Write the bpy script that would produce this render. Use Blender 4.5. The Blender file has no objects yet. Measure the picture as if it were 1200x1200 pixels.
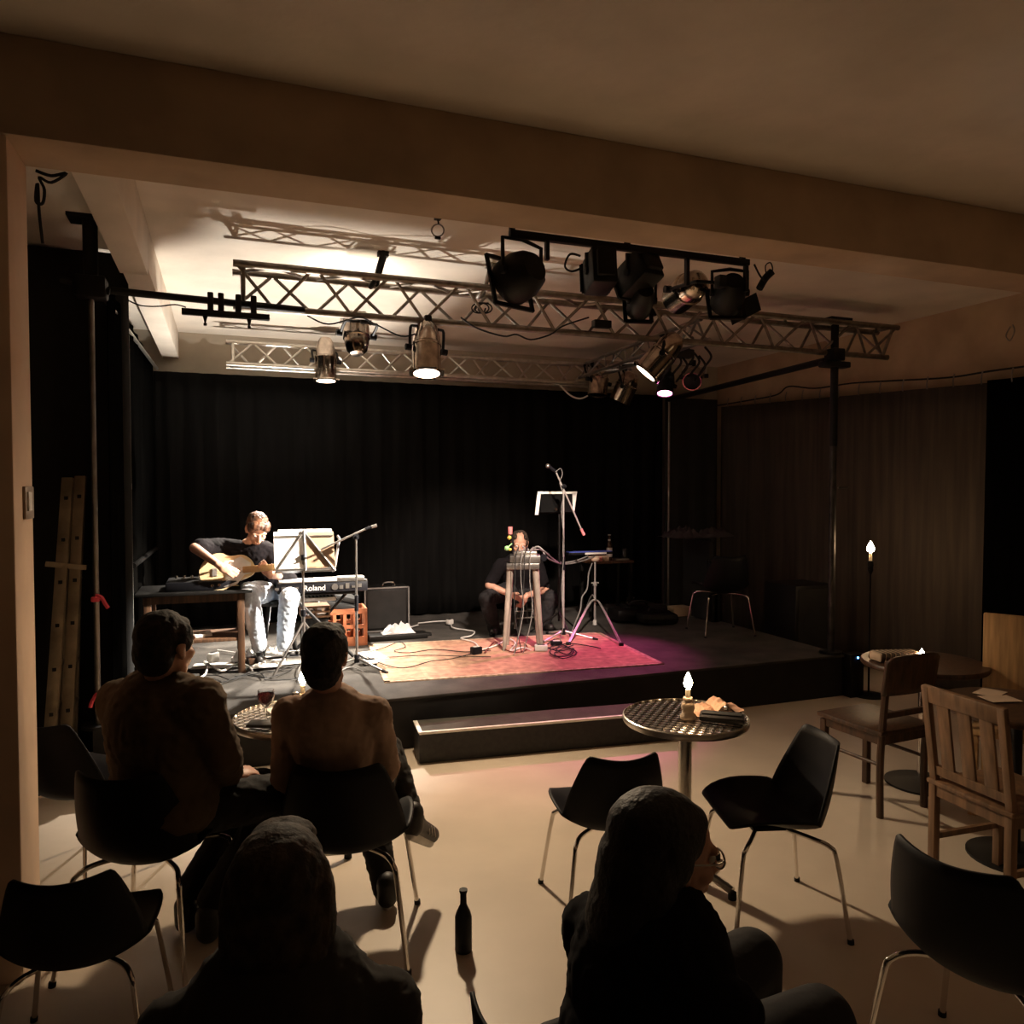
import bpy, bmesh, math, random
from mathutils import Vector as V, Matrix, Euler, noise
random.seed(7)
C = bpy.context.scene.collection
PI = math.pi
R = math.radians

# ------------------------------------------------------------------ camera
CAM_H, FOC = 1.75, 900.0
YAW, PITCH = R(20.6), R(1.8)
fw = V((math.sin(YAW)*math.cos(PITCH), math.cos(YAW)*math.cos(PITCH), -math.sin(PITCH)))
rt = V((math.cos(YAW), -math.sin(YAW), 0))
up = rt.cross(fw)
EYE = V((0, 0, CAM_H))
cam = bpy.data.objects.new('camera', bpy.data.cameras.new('camera'))
C.objects.link(cam)
cam.data.sensor_width = 36; cam.data.lens = 27; cam.data.clip_start = .05
M = Matrix((rt, up, -fw)).transposed().to_4x4(); M.translation = EYE
cam.matrix_world = M
bpy.context.scene.camera = cam

def W(u, v, d):                       # a measured sight line taken to a depth in metres
    return EYE + d*(fw + (u-600)/FOC*rt - (v-600)/FOC*up)
def G(u, v, z):                       # where a sight line meets the level z
    d = fw + (u-600)/FOC*rt - (v-600)/FOC*up
    return EYE + d*((z-CAM_H)/d.z)
def WY(u, v, y):
    d = fw + (u-600)/FOC*rt - (v-600)/FOC*up
    return EYE + d*(y/d.y)
ST = ZS = .35                         # stage height
def on(u, v): return G(u, v, ZS)      # a spot on the stage floor

# ------------------------------------------------------------------ materials
def mat(name, col, rough=.6, metal=0, var=.12, scale=8, bump=0, bscale=40, spec=.5, stretch=None, col2=None, sheen=0, trans=0, coat=0):
    m = bpy.data.materials.new(name); m.use_nodes = True
    nt = m.node_tree; N = nt.nodes; L = nt.links
    b = N['Principled BSDF']
    b.inputs['Roughness'].default_value = rough; b.inputs['Metallic'].default_value = metal
    b.inputs['Specular IOR Level'].default_value = spec
    b.inputs['Sheen Weight'].default_value = sheen
    b.inputs['Transmission Weight'].default_value = trans
    b.inputs['Coat Weight'].default_value = coat
    tc = N.new('ShaderNodeTexCoord'); mp = N.new('ShaderNodeMapping')
    L.new(tc.outputs['Object'], mp.inputs[0])
    if stretch: mp.inputs['Scale'].default_value = stretch
    n = N.new('ShaderNodeTexNoise'); n.inputs['Scale'].default_value = scale; n.inputs['Detail'].default_value = 5
    L.new(mp.outputs[0], n.inputs[0])
    r = N.new('ShaderNodeValToRGB')
    c2 = col2 or tuple(max(0, c*(1-var*2)) for c in col)
    c1 = col if col2 else tuple(c*(1+var*.6) for c in col)
    r.color_ramp.elements[0].position = .35; r.color_ramp.elements[1].position = .68
    r.color_ramp.elements[0].color = (*c2, 1); r.color_ramp.elements[1].color = (*c1, 1)
    L.new(n.outputs[0], r.inputs[0]); L.new(r.outputs[0], b.inputs['Base Color'])
    if bump:
        n2 = N.new('ShaderNodeTexNoise'); n2.inputs['Scale'].default_value = bscale; n2.inputs['Detail'].default_value = 3
        L.new(mp.outputs[0], n2.inputs[0])
        bp = N.new('ShaderNodeBump'); bp.inputs['Strength'].default_value = bump; bp.inputs['Distance'].default_value = .01
        L.new(n2.outputs[0], bp.inputs['Height']); L.new(bp.outputs[0], b.inputs['Normal'])
    return m
def emit(name, col, s):
    m = bpy.data.materials.new(name); m.use_nodes = True
    nt = m.node_tree; nt.nodes.clear()
    e = nt.nodes.new('ShaderNodeEmission'); o = nt.nodes.new('ShaderNodeOutputMaterial')
    e.inputs[0].default_value = (*col, 1); e.inputs[1].default_value = s
    nt.links.new(e.outputs[0], o.inputs[0]); return m

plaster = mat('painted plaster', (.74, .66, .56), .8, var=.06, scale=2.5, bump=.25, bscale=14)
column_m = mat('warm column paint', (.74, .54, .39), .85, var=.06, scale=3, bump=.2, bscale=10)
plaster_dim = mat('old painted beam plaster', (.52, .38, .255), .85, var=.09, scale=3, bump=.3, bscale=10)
wall_paint = mat('wall paint', (.42, .36, .28), .85, var=.08, scale=3)
dark_paint = mat('black wall paint', (.012, .012, .012), .8)
floor_m = mat('pale screed floor', (.60, .50, .39), .42, var=.07, scale=1.6, bump=.05, bscale=30)
stage_m = mat('grey stage carpet', (.060, .054, .047), .95, var=.22, scale=5, bump=.5, bscale=300)
fascia_m = mat('black stage fascia', (.010, .009, .008), .7, var=.25)
step_top = mat('step felt', (.075, .070, .055), .95, var=.15, bump=.4, bscale=250)
step_side = mat('speckled black step paint', (.016, .015, .012), .55, var=.3, scale=30)
white_edge = mat('white edge tape', (.90, .87, .80), .6, var=.03)
velvet = mat('black stage velvet', (.0048, .0045, .0042), .95, var=.2, scale=3, stretch=(6, 6, .6), spec=.1)
velvet_left = mat('charcoal side drape', (.0026, .0025, .0023), 1.0, var=.2, scale=3, stretch=(6, 6, .6), spec=0)
brown_drape = mat('dark brown wall drape', (.062, .047, .034), .95, var=.18, scale=2, stretch=(8, 8, .5))
alu = mat('truss aluminium', (.62, .58, .52), .32, .95, var=.1, scale=20)
chrome = mat('polished chrome', (.80, .76, .72), .13, 1, var=.08, scale=6)
alu_shaded = mat('backlit shaded aluminium', (.30, .26, .22), .42, .9, var=.15, scale=20)  # truss aluminium darkened: the front truss's backlit shade is in the colour
chrome_b = mat('worn chrome can', (.56, .47, .39), .17, 1, var=.22, scale=14)
steel = mat('dull steel', (.35, .33, .31), .35, .9, var=.15)
dark_steel = mat('dark scuffed steel', (.09, .085, .08), .5, .8, var=.3)
matte_black = mat('matte black', (.006, .006, .006), .95, spec=.08)
black_m = mat('black powder coat', (.008, .0075, .007), .5, var=.2, spec=.28)
black_p = mat('black moulded plastic', (.005, .005, .0075), .55, var=.15, spec=.22)
satin = mat('satin silver metal', (.62, .59, .56), .32, .55, var=.1)
black_r = mat('black rubber', (.012, .012, .012), .8)
grey_cable = mat('grey cable', (.22, .21, .20), .6)
white_cable = mat('white cable', (.75, .73, .70), .5)
walnut = mat('dark stained wood', (.075, .036, .018), .45, var=.3, scale=3, stretch=(14, 14, 1.4))
table_wood = mat('brown stage table wood', (.12, .058, .028), .5, var=.3, scale=3, stretch=(14, 14, 1.4))
pine = mat('honey pine', (.205, .112, .058), .45, var=.22, scale=3, stretch=(14, 14, 1.2))
pine_pale = mat('pale pine board', (.46, .27, .12), .5, var=.16, scale=3, stretch=(18, 18, 1.2))
crate_m = mat('orange brown crate', (.42, .14, .06), .55, var=.2)
paper = mat('white paper', (.85, .82, .77), .8, var=.03)
sheet_tan = mat('buff sheet paper', (.34, .22, .14), .85, var=.05)
tan_paper = mat('buff paper', (.62, .47, .34), .8, var=.05)
napkin_m = mat('peach napkin', (.62, .36, .24), .8, var=.05)
skin = mat('warm skin', (.60, .33, .23), .5, var=.1, scale=20)
hair_br = mat('brown hair', (.15, .060, .026), .55, var=.5, scale=30, stretch=(1, 1, .25), bump=.6, bscale=60)
hair_dk = mat('dark brown hair', (.020, .011, .007), .8, var=.5, scale=30, bump=.6, bscale=60)
hair_bk = mat('black hair', (.007, .005, .005), .6, var=.3, scale=30, bump=.5, bscale=70)
hair_bl = mat('dull brown hair', (.050, .031, .019), .8, var=.4, scale=30, bump=.5, bscale=60)
tee = mat('black cotton', (.0085, .007, .0085), .95, spec=.15, var=.2, bump=.3, bscale=12)
jeans = mat('pale blue denim', (.66, .74, .85), .85, var=.15, scale=10, bump=.4, bscale=18)
dark_jeans = mat('black denim', (.012, .011, .013), .85, var=.2, bump=.3, bscale=18)
olive = mat('olive brown jacket wool', (.125, .080, .045), .95, var=.15, bump=.4, bscale=14)
rose = mat('dusty pink knit', (.40, .27, .20), .95, var=.1, bump=.4, bscale=16)
grey_wool = mat('dark grey wool', (.03, .026, .022), .95)
shoe_m = mat('black shoe leather', (.015, .013, .012), .5)
white_r = mat('white rubber sole', (.70, .68, .64), .6)
guitar_m = mat('butterscotch guitar lacquer', (.80, .62, .36), .25, var=.06, coat=.4)
maple = mat('maple neck', (.72, .46, .22), .35, var=.1)
pick_m = mat('white pickguard', (.82, .80, .76), .35)
red_tape = mat('pink red tape', (.75, .07, .11), .6)
plate_m = mat('grey switch plate', (.30, .23, .17), .5, .3)
wax = mat('ivory wax', (.88, .78, .58), .5, var=.03)
glass = mat('clear glass', (.95, .95, .95), .03, trans=1, var=0)
wine = mat('red wine', (.10, .006, .012), .05, trans=.6, var=0)
bottle_g = mat('brown bottle glass', (.05, .022, .008), .08, var=.1, coat=.5)
label_m = mat('bottle label', (.75, .73, .68), .7)
blue_lit_top = mat('blue lit gear top', (.09, .13, .55), .4)  # blue light falling on the gear top, put into its base colour
green_k = mat('pale green knob', (.35, .75, .30), .4)
yellow_k = mat('yellow knob', (.85, .62, .12), .4)
red_k = mat('pinkish plug', (.75, .25, .25), .4)
grey_k = mat('grey brown tapered leg', (.30, .25, .21), .5, var=.15)
flame_m = emit('candle flame', (1, .66, .36), 150)
lens_w = emit('lit lamp lens', (1, .86, .68), 22)
lens_p = emit('pink lit lamp lens', (1, .25, .55), 22)
led_b = emit('blue indicator', (.10, .35, 1), 14)

def table_top_mat():                  # hammered aluminium: a woven pattern of dimples
    m = mat('patterned bistro aluminium', (.62, .58, .53), .25, 1, var=.1)
    nt = m.node_tree; N = nt.nodes; L = nt.links; b = N['Principled BSDF']
    tc = N.new('ShaderNodeTexCoord'); mp = N.new('ShaderNodeMapping'); mp.inputs['Rotation'].default_value[2] = R(45)
    ch = N.new('ShaderNodeTexVoronoi'); ch.inputs['Scale'].default_value = 30; ch.inputs['Randomness'].default_value = 0
    L.new(tc.outputs['Object'], mp.inputs[0]); L.new(mp.outputs[0], ch.inputs[0])
    bp = N.new('ShaderNodeBump'); bp.inputs['Strength'].default_value = .9; bp.inputs['Distance'].default_value = .012
    L.new(ch.outputs['Distance'], bp.inputs['Height']); L.new(bp.outputs[0], b.inputs['Normal'])
    r = N.new('ShaderNodeValToRGB'); r.color_ramp.elements[0].color = (.7, .66, .6, 1); r.color_ramp.elements[1].color = (.12, .10, .09, 1)
    r.color_ramp.elements[0].position = .35; r.color_ramp.elements[1].position = .62
    L.new(ch.outputs['Distance'], r.inputs[0]); L.new(r.outputs[0], b.inputs['Base Color'])
    return m
bistro_m = table_top_mat()
def rug_mat():
    m = mat('worn red rug pile', (.34, .125, .075), .95, var=.2, scale=4, bump=.4, bscale=120)
    nt = m.node_tree; N = nt.nodes; L = nt.links; b = N['Principled BSDF']
    tc = N.new('ShaderNodeTexCoord')
    br = N.new('ShaderNodeTexBrick'); br.inputs['Scale'].default_value = 1.0
    br.inputs['Brick Width'].default_value = .52; br.inputs['Row Height'].default_value = .33; br.inputs['Mortar Size'].default_value = .014
    br.inputs['Color1'].default_value = (.43, .26, .185, 1); br.inputs['Color2'].default_value = (.46, .29, .205, 1); br.inputs['Mortar'].default_value = (.52, .33, .235, 1)
    L.new(tc.outputs['Object'], br.inputs[0])
    n = N.new('ShaderNodeTexNoise'); n.inputs['Scale'].default_value = 14; n.inputs['Detail'].default_value = 8
    L.new(tc.outputs['Object'], n.inputs[0])
    mx = N.new('ShaderNodeMix'); mx.data_type = 'RGBA'; mx.blend_type = 'MULTIPLY'; mx.inputs[0].default_value = .75
    r = N.new('ShaderNodeValToRGB'); r.color_ramp.elements[0].position = .3; r.color_ramp.elements[1].position = .7
    r.color_ramp.elements[0].color = (.55, .45, .42, 1); r.color_ramp.elements[1].color = (1.25, 1.15, 1.05, 1)
    L.new(n.outputs[0], r.inputs[0]); L.new(br.outputs[0], mx.inputs[6]); L.new(r.outputs[0], mx.inputs[7])
    L.new(mx.outputs[2], b.inputs['Base Color'])
    return m
rug_m = rug_mat()
rug_border_m = mat('pale rug border', (.55, .40, .28), .95, var=.25, scale=25)

# ------------------------------------------------------------------ mesh helper
ORG = {}
class MB:
    def __init__(s): s.v = []; s.f = []
    def add(s, vs, fs):
        o = len(s.v); s.v += [V(p) for p in vs]; s.f += [tuple(o+i for i in f) for f in fs]; return s
    def box(s, c, size, rot=None, bev=0):
        c = V(c); hx, hy, hz = [a/2 for a in size]
        bm = bmesh.new(); bmesh.ops.create_cube(bm, size=1)
        for q in bm.verts: q.co = V((q.co.x*hx*2, q.co.y*hy*2, q.co.z*hz*2))
        if bev: bmesh.ops.bevel(bm, geom=bm.edges[:], offset=bev, segments=2, affect='EDGES', profile=.5)
        Rm = rot if isinstance(rot, Matrix) else (Euler(rot).to_matrix() if rot else Matrix.Identity(3))
        bm.verts.index_update()
        s.add([c + Rm @ q.co for q in bm.verts], [[q.index for q in f.verts] for f in bm.faces]); bm.free(); return s
    def cyl(s, a, b, r0, r1=None, n=12, caps=True):
        a, b = V(a), V(b); r1 = r0 if r1 is None else r1
        d = (b-a); q = d.to_track_quat('Z', 'Y').to_matrix()
        vs = []
        for p, r in ((a, r0), (b, r1)):
            for i in range(n):
                t = 2*PI*i/n; vs.append(p + q @ V((r*math.cos(t), r*math.sin(t), 0)))
        fs = [(i, (i+1) % n, n+(i+1) % n, n+i) for i in range(n)]
        if caps: fs += [tuple(range(n-1, -1, -1)), tuple(range(n, 2*n))]
        return s.add(vs, fs)
    def tube(s, pts, r, n=8, smooth=True, sub=5):
        pts = [V(p) for p in pts]
        if smooth and len(pts) > 2:
            out = []
            for i in range(len(pts)-1):
                p0 = pts[max(i-1, 0)]; p1 = pts[i]; p2 = pts[i+1]; p3 = pts[min(i+2, len(pts)-1)]
                for k in range(sub):
                    t = k/sub
                    out.append(.5*((2*p1)+(p2-p0)*t+(2*p0-5*p1+4*p2-p3)*t*t+(3*p1-p0-3*p2+p3)*t**3))
            out.append(pts[-1]); pts = out
        nrm = None; vs = []
        for i, p in enumerate(pts):
            t = (pts[min(i+1, len(pts)-1)]-pts[max(i-1, 0)])
            if t.length < 1e-9: t = V((0, 0, 1))
            t.normalize()
            if nrm is None:
                nrm = t.orthogonal().normalized()
            nrm = (nrm - t*nrm.dot(t))
            if nrm.length < 1e-6: nrm = t.orthogonal()
            nrm.normalize(); bn = t.cross(nrm)
            for k in range(n):
                a = 2*PI*k/n; vs.append(p + r*(math.cos(a)*nrm + math.sin(a)*bn))
        m = len(pts)
        fs = [(i*n+k, i*n+(k+1) % n, (i+1)*n+(k+1) % n, (i+1)*n+k) for i in range(m-1) for k in range(n)]
        fs += [tuple(range(n-1, -1, -1)), tuple(range((m-1)*n, m*n))]
        return s.add(vs, fs)
    def lathe(s, prof, c=(0, 0, 0), n=24, axis=None):
        c = V(c); q = V(axis).to_track_quat('Z', 'Y').to_matrix() if axis else Matrix.Identity(3)
        vs = []
        for r, z in prof:
            for i in range(n):
                t = 2*PI*i/n; vs.append(c + q @ V((max(r, 1e-4)*math.cos(t), max(r, 1e-4)*math.sin(t), z)))
        m = len(prof)
        fs = [(k*n+i, k*n+(i+1) % n, (k+1)*n+(i+1) % n, (k+1)*n+i) for k in range(m-1) for i in range(n)]
        fs += [tuple(range(n-1, -1, -1)), tuple(range((m-1)*n, m*n))]
        return s.add(vs, fs)
    def ell(s, c, rad, rot=None, n=16, m=10):
        c = V(c); q = rot if rot is not None else Matrix.Identity(3)
        vs = []
        for j in range(1, m):
            ph = PI*j/m
            for i in range(n):
                t = 2*PI*i/n
                vs.append(c + q @ V((rad[0]*math.sin(ph)*math.cos(t), rad[1]*math.sin(ph)*math.sin(t), rad[2]*math.cos(ph))))
        a = len(vs); vs += [c + q @ V((0, 0, rad[2])), c + q @ V((0, 0, -rad[2]))]
        fs = [(k*n+i, (k+1)*n+i, (k+1)*n+(i+1) % n, k*n+(i+1) % n) for k in range(m-2) for i in range(n)]
        fs += [(a, i, (i+1) % n) for i in range(n)] + [(a+1, (m-2)*n+(i+1) % n, (m-2)*n+i) for i in range(n)]
        return s.add(vs, fs)
    def cap(s, a, b, r0, r1=None):
        a, b = V(a), V(b); r1 = r0 if r1 is None else r1
        if (b-a).length > 1e-5: s.cyl(a, b, r0, r1, 14)
        s.ell(a, (r0,)*3, n=14, m=9); s.ell(b, (r1,)*3, n=14, m=9); return s
    def prism(s, pts, z0, z1):        # pts: outline in xy
        n = len(pts)
        return s.add([(x, y, z0) for x, y in pts]+[(x, y, z1) for x, y in pts],
                     [tuple(range(n-1, -1, -1)), tuple(range(n, 2*n))]+[(i, (i+1) % n, n+(i+1) % n, n+i) for i in range(n)])
    def move(s, mtx):
        s.v = [mtx @ p for p in s.v]; return s
    def build(s, name, m, parent=None, org=None, smooth=True, mods=None):
        o_ = V(org) if org is not None else (ORG[parent.name] if parent is not None else V((0, 0, 0)))
        me = bpy.data.meshes.new(name)
        me.from_pydata([p-o_ for p in s.v], [], s.f); me.update()
        bm = bmesh.new(); bm.from_mesh(me); bmesh.ops.recalc_face_normals(bm, faces=bm.faces[:]); bm.to_mesh(me); bm.free()
        if smooth:
            me.polygons.foreach_set('use_smooth', [True]*len(me.polygons))
            me.set_sharp_from_angle(angle=R(38))
        o = bpy.data.objects.new(name, me); C.objects.link(o); me.materials.append(m)
        if parent is not None:
            o.parent = parent; ORG[o.name] = o_
        else:
            o.location = o_; ORG[o.name] = o_
        return o

def tag(o, label=None, cat=None, group=None, kind=None):
    if label: o['label'] = label
    if cat: o['category'] = cat
    if group: o['group'] = group
    if kind: o['kind'] = kind
    return o
def thing(name, label, cat, loc=(0, 0, 0), group=None, rz=0):
    """An Empty at the thing's base. Its parts are given in world metres (rz = 0), or in its own frame after local=True."""
    o = bpy.data.objects.new(name, None); C.objects.link(o); o.location = V(loc); o.rotation_euler = (0, 0, rz)
    o.empty_display_size = .1
    ORG[o.name] = V(loc)
    return tag(o, label, cat, group)
def thing_local(name, label, cat, loc, rz=0, group=None):
    o = thing(name, label, cat, loc, group, rz); ORG[o.name] = V((0, 0, 0)); return o
def copy_tree(o, parent=None):
    c = o.copy(); C.objects.link(c)
    if parent is not None: c.parent = parent
    for ch in list(o.children): copy_tree(ch, c)
    return c
def struct(o): o['kind'] = 'structure'; return o
def solid(o, t, off=0, sub=0):
    if sub:
        b = o.modifiers.new('smooth', 'SUBSURF'); b.levels = sub; b.render_levels = sub
    a = o.modifiers.new('thickness', 'SOLIDIFY'); a.thickness = t; a.offset = off
    return o
def spot(name, loc, target, watts, col, size, blend=.5, radius=.04):
    l = bpy.data.lights.new(name, 'SPOT'); l.energy = watts; l.color = col; l.spot_size = R(size); l.spot_blend = blend; l.shadow_soft_size = radius
    o = bpy.data.objects.new(name, l); C.objects.link(o); o.location = loc
    o.rotation_euler = (V(target)-V(loc)).to_track_quat('-Z', 'Y').to_euler(); return o
# ------------------------------------------------------------------ people
def fused(name, mb, vox, m, parent, it=6, grain=0):
    """One continuous skin grown over overlapping masses, then smoothed."""
    me = bpy.data.meshes.new('tmp'); me.from_pydata([tuple(p) for p in mb.v], [], mb.f); me.update()
    bm = bmesh.new(); bm.from_mesh(me); bmesh.ops.recalc_face_normals(bm, faces=bm.faces[:]); bm.to_mesh(me); bm.free()
    o = bpy.data.objects.new('tmp', me); C.objects.link(o)
    r = o.modifiers.new('r', 'REMESH'); r.mode = 'VOXEL'; r.voxel_size = vox
    s_ = o.modifiers.new('s', 'SMOOTH'); s_.iterations = it; s_.factor = .5
    m2 = bpy.data.meshes.new_from_object(o.evaluated_get(bpy.context.evaluated_depsgraph_get()))
    bpy.data.objects.remove(o); bpy.data.meshes.remove(me)
    if grain:
        for v in m2.vertices:
            v.co += v.normal*grain*(noise.noise(v.co*38)+.6*noise.noise(v.co*90))
    o_ = ORG[parent.name]
    for v in m2.vertices: v.co -= o_
    m2.polygons.foreach_set('use_smooth', [True]*len(m2.polygons))
    m2.materials.clear(); m2.materials.append(m); m2.name = name
    ob = bpy.data.objects.new(name, m2); C.objects.link(ob); ob.parent = parent; ORG[ob.name] = o_
    return ob
def frame(f, u):
    f = V(f).normalized(); r = f.cross(V(u)).normalized(); u = r.cross(f).normalized(); return f, r, u
def basis(x, y, z): return Matrix((x, y, z)).transposed()
def head(mb, c, f, u, s=1.0, ear=True):
    f, r, u = frame(f, u); B = basis(r, f, u); P = lambda x, y, z: V(c)+(r*x+f*y+u*z)*s
    e = lambda p, rad: mb.ell(p, tuple(q*s for q in rad), B)
    e(P(0, -.012, .03), (.074, .094, .088)); e(P(0, .022, -.03), (.060, .070, .080)); e(P(0, .03, -.075), (.042, .052, .036))
    mb.cap(P(-.035, .02, -.075), P(.035, .02, -.075), .030*s); mb.cap(P(0, .065, -.098), P(0, .055, -.09), .020*s)
    mb.cap(P(0, .088, .012), P(0, .108, -.030), .009*s, .0135*s)                          # nose
    mb.cap(P(-.012, .100, -.035), P(.012, .100, -.035), .009*s)
    mb.cap(P(-.045, .076, .024), P(.045, .076, .024), .011*s)                             # brow
    mb.cap(P(-.020, .085, -.060), P(.020, .085, -.060), .0075*s); mb.cap(P(-.016, .083, -.072), P(.016, .083, -.072), .0085*s)  # lips
    for s_ in (-1, 1):
        e(P(s_*.04, .055, -.028), (.022, .028, .022))                                     # cheek
        if ear:
            mb.cap(P(s_*.076, -.008, .015), P(s_*.072, -.002, -.030), .014*s, .010*s); e(P(s_*.080, -.014, .0), (.007, .018, .030))
    return P, B
def eyes(P, s, t):
    for x in (-.031, .031): MB().ell(P(x, .076, .005), (.012*s,)*3, n=12, m=8).build('eye', white_r, t)
    for x in (-.031, .031): MB().ell(P(x, .085, .004), (.0055*s,)*3, n=10, m=6).build('pupil', black_p, t)
def hand(mb, wrist, d, n, size=1.0, curl=.9, thumb=1, spread=.12):
    """Palm and five fingers: d along the hand, n out of its back, thumb on side +1 or -1."""
    d = V(d).normalized(); n = (V(n)-d*V(n).dot(d)).normalized(); s_ = d.cross(n)*thumb; B = basis(s_, d, n)
    w = V(wrist); mb.ell(w+d*.045*size, (.040*size, .052*size, .016*size), B); mb.cap(w-d*.01, w+d*.02*size, .024*size, .026*size)
    tips = []
    for i, (x, L) in enumerate(((.029, .068), (.010, .078), (-.010, .073), (-.028, .058))):
        p = w+d*.082*size+s_*x*size; dd = (d+s_*x*spread*8).normalized(); a = curl*(.55+.12*i)
        rr = .0088*size; q = dd
        for k, fr in enumerate((.45, .32, .23)):
            ax = s_.cross(V((0, 0, 0))) if False else None
            ang = a*(.5 if k == 0 else 1.0)
            q = (q*math.cos(ang)-(n-q*n.dot(q)).normalized()*math.sin(ang)).normalized()
            e = p+q*L*fr*size; mb.cap(p, e, rr, rr*.92); p = e; rr *= .92
        tips.append(p)
    p = w+d*.022*size+s_*.034*size; q = (d*.75+s_*.62-n*.25*curl).normalized()
    for L, rr in ((.034, .0115), (.028, .0098)):
        e = p+q*L*size; mb.cap(p, e, rr*size, rr*.9*size); p = e; q = (q-s_*.35*curl-n*.2*curl).normalized()
def torso(mb, hip, neck, sl, sr, g=0, depth=1.0, chest=1.0):
    """Trunk from pelvis to shoulder line."""
    hip, neck, sl, sr = V(hip), V(neck), V(sl), V(sr)
    r = (sr-sl); w = r.length/2; r.normalize(); up_ = (neck-hip).normalized(); f = up_.cross(r).normalized(); r = f.cross(up_)
    B = basis(r, f, up_); L = (neck-hip).length
    mid = (sl+sr)/2
    mb.ell(hip+up_*.03, (w*.86+g, .115*depth+g, .12+g), B, 22, 14)
    mb.ell(hip.lerp(neck, .32), (w*.78+g, .100*depth+g, .17+g), B, 22, 14)
    mb.ell(hip.lerp(neck, .66), (w*.92*chest+g, .108*depth+g, .20+g), B, 22, 14)
    mb.cap(sl.lerp(mid, .12), sr.lerp(mid, .12), .052+g); mb.ell(hip.lerp(neck, .84), (w*.86+g, .085*depth+g, .09+g), B, 22, 14)
    mb.cap(sl, sl.lerp(hip, .12), .050+g); mb.cap(sr, sr.lerp(hip, .12), .050+g)
    mb.cap(mid.lerp(neck, .2)-up_*.03, neck+up_*.015, .066+g*.4, .052+g*.15)
    return up_, f, r
def arm(mb, s, e, w, g=0, k=1):
    mb.cap(s, e, (.048+g)*k, (.038+g)*k); mb.cap(e, w, (.039+g)*k, (.026+g)*k)
def leg(mb, h, k, a, g=0):
    mb.cap(h, k, .082+g, .056+g); mb.cap(k, V(k).lerp(V(a), .35), .054+g, .052+g); mb.cap(V(k).lerp(V(a), .35), a, .052+g, .036+g)
def shoe(name, heel, toe, m, parent, w=.042, sole=None, h=.06):
    heel, toe = V(heel), V(toe); mb = MB()
    mb.cap(heel+V((0, 0, .01)), toe, w*.92, w*.85); mb.cap(heel+V((0, 0, .03)), heel.lerp(toe, .45)+V((0, 0, .005)), w*.95, w*.8); mb.cap(heel, heel+V((0, 0, h)), w, w*1.05)
    o = fused(name, mb, .007, m, parent, 4)
    if sole:
        d = (toe-heel).normalized(); s_ = d.cross(V((0, 0, 1))).normalized(); u_ = s_.cross(d)
        MB().cap(heel-u_*w*.78, toe-u_*w*.72, w*.5, w*.48).build('sole', sole, o)
    return o

S1 = V((WY(612, 730, 7.2).x, 7.22, ZS))
# ---- guitarist
def at(u, v, y): return WY(u, v, y)
gh = at(301, 620, 6.42)
t = thing('person', 'seated guitarist in black tee and pale jeans bent over a butterscotch guitar', 'person', (gh.x, 6.6, ZS), None)
neck = at(291, 640, 6.50); sl = at(318, 647, 6.46); sr = at(259, 640, 6.54)      # his left is at the picture's right
hip = V((.43, 6.64, ZS+.56))
hp = hip; hl, hr = hip+V((.09, -.05, -.02)), hip+V((-.09, -.03, -.02))
er, wr = at(228, 642, 6.34), at(256, 662, 6.09); el, wl = at(326, 674, 6.38), at(316, 674, 6.17)
kr_, ar = at(291, 694, 6.22), at(304, 756, 6.22); kl_, al = at(339, 700, 6.28), at(333, 755, 6.30)
hf = V((.16, -.72, -.68)); hu = V((.18, -.66, .72))
b = MB(); P_, B_ = head(b, gh, hf, hu, 1.03)
b.cap(neck-V((0, 0, .02)), gh+V((0, .03, -.04)), .054, .050)
torso(b, hip, neck, sr, sl, 0, 1.0); arm(b, sr, er, wr); arm(b, sl, el, wl); leg(b, hr, kr_, ar); leg(b, hl, kl_, al)
hand(b, wr, (at(282, 675, 6.09)-wr), V((0, -.9, .3)), 1.08, .5, -1)
hand(b, wl, V((-.35, -.05, .55)), V((.3, .7, -.3)), 1.0, 1.0, -1)
fused('body', b, .0065, skin, t, 4)
eyes(P_, 1.03, t)
b = MB()
b.ell(P_(0, -.022, .052), (.084, .098, .082), B_).ell(P_(0, -.055, .0), (.078, .062, .085), B_).ell(P_(.02, .050, .088), (.066, .045, .034), B_).ell(P_(-.035, .06, .078), (.040, .036, .032), B_).ell(P_(.06, .03, .05), (.03, .05, .045), B_).ell(P_(-.064, .02, .045), (.025, .05, .045), B_)
fused('hair', b, .006, hair_br, t, 3, .005)
b = MB(); torso(b, hip, neck-V((0, 0, .015)), sr, sl, .016, 1.05)
b.cap(sr, sr.lerp(er, .78), .066, .070).cap(sl, sl.lerp(el, .80), .066, .066)
fused('tee_shirt', b, .009, tee, t, 6, .004)
b = MB(); b.ell(hip+V((0, .0, -.01)), (.175, .15, .13)); leg(b, hr, kr_, ar, .022); leg(b, hl, kl_, al, .022)
fused('jeans', b, .009, jeans, t, 4, .006)
shoe('shoe', on(301, 767)+V((0, .02, .05)), on(304, 779)+V((0.0, -.03, .045)), shoe_m, t, .044, white_r)
shoe('shoe', on(331, 764)+V((0, .02, .05)), on(341, 772)+V((.0, -.03, .045)), shoe_m, t, .044, white_r)
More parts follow.
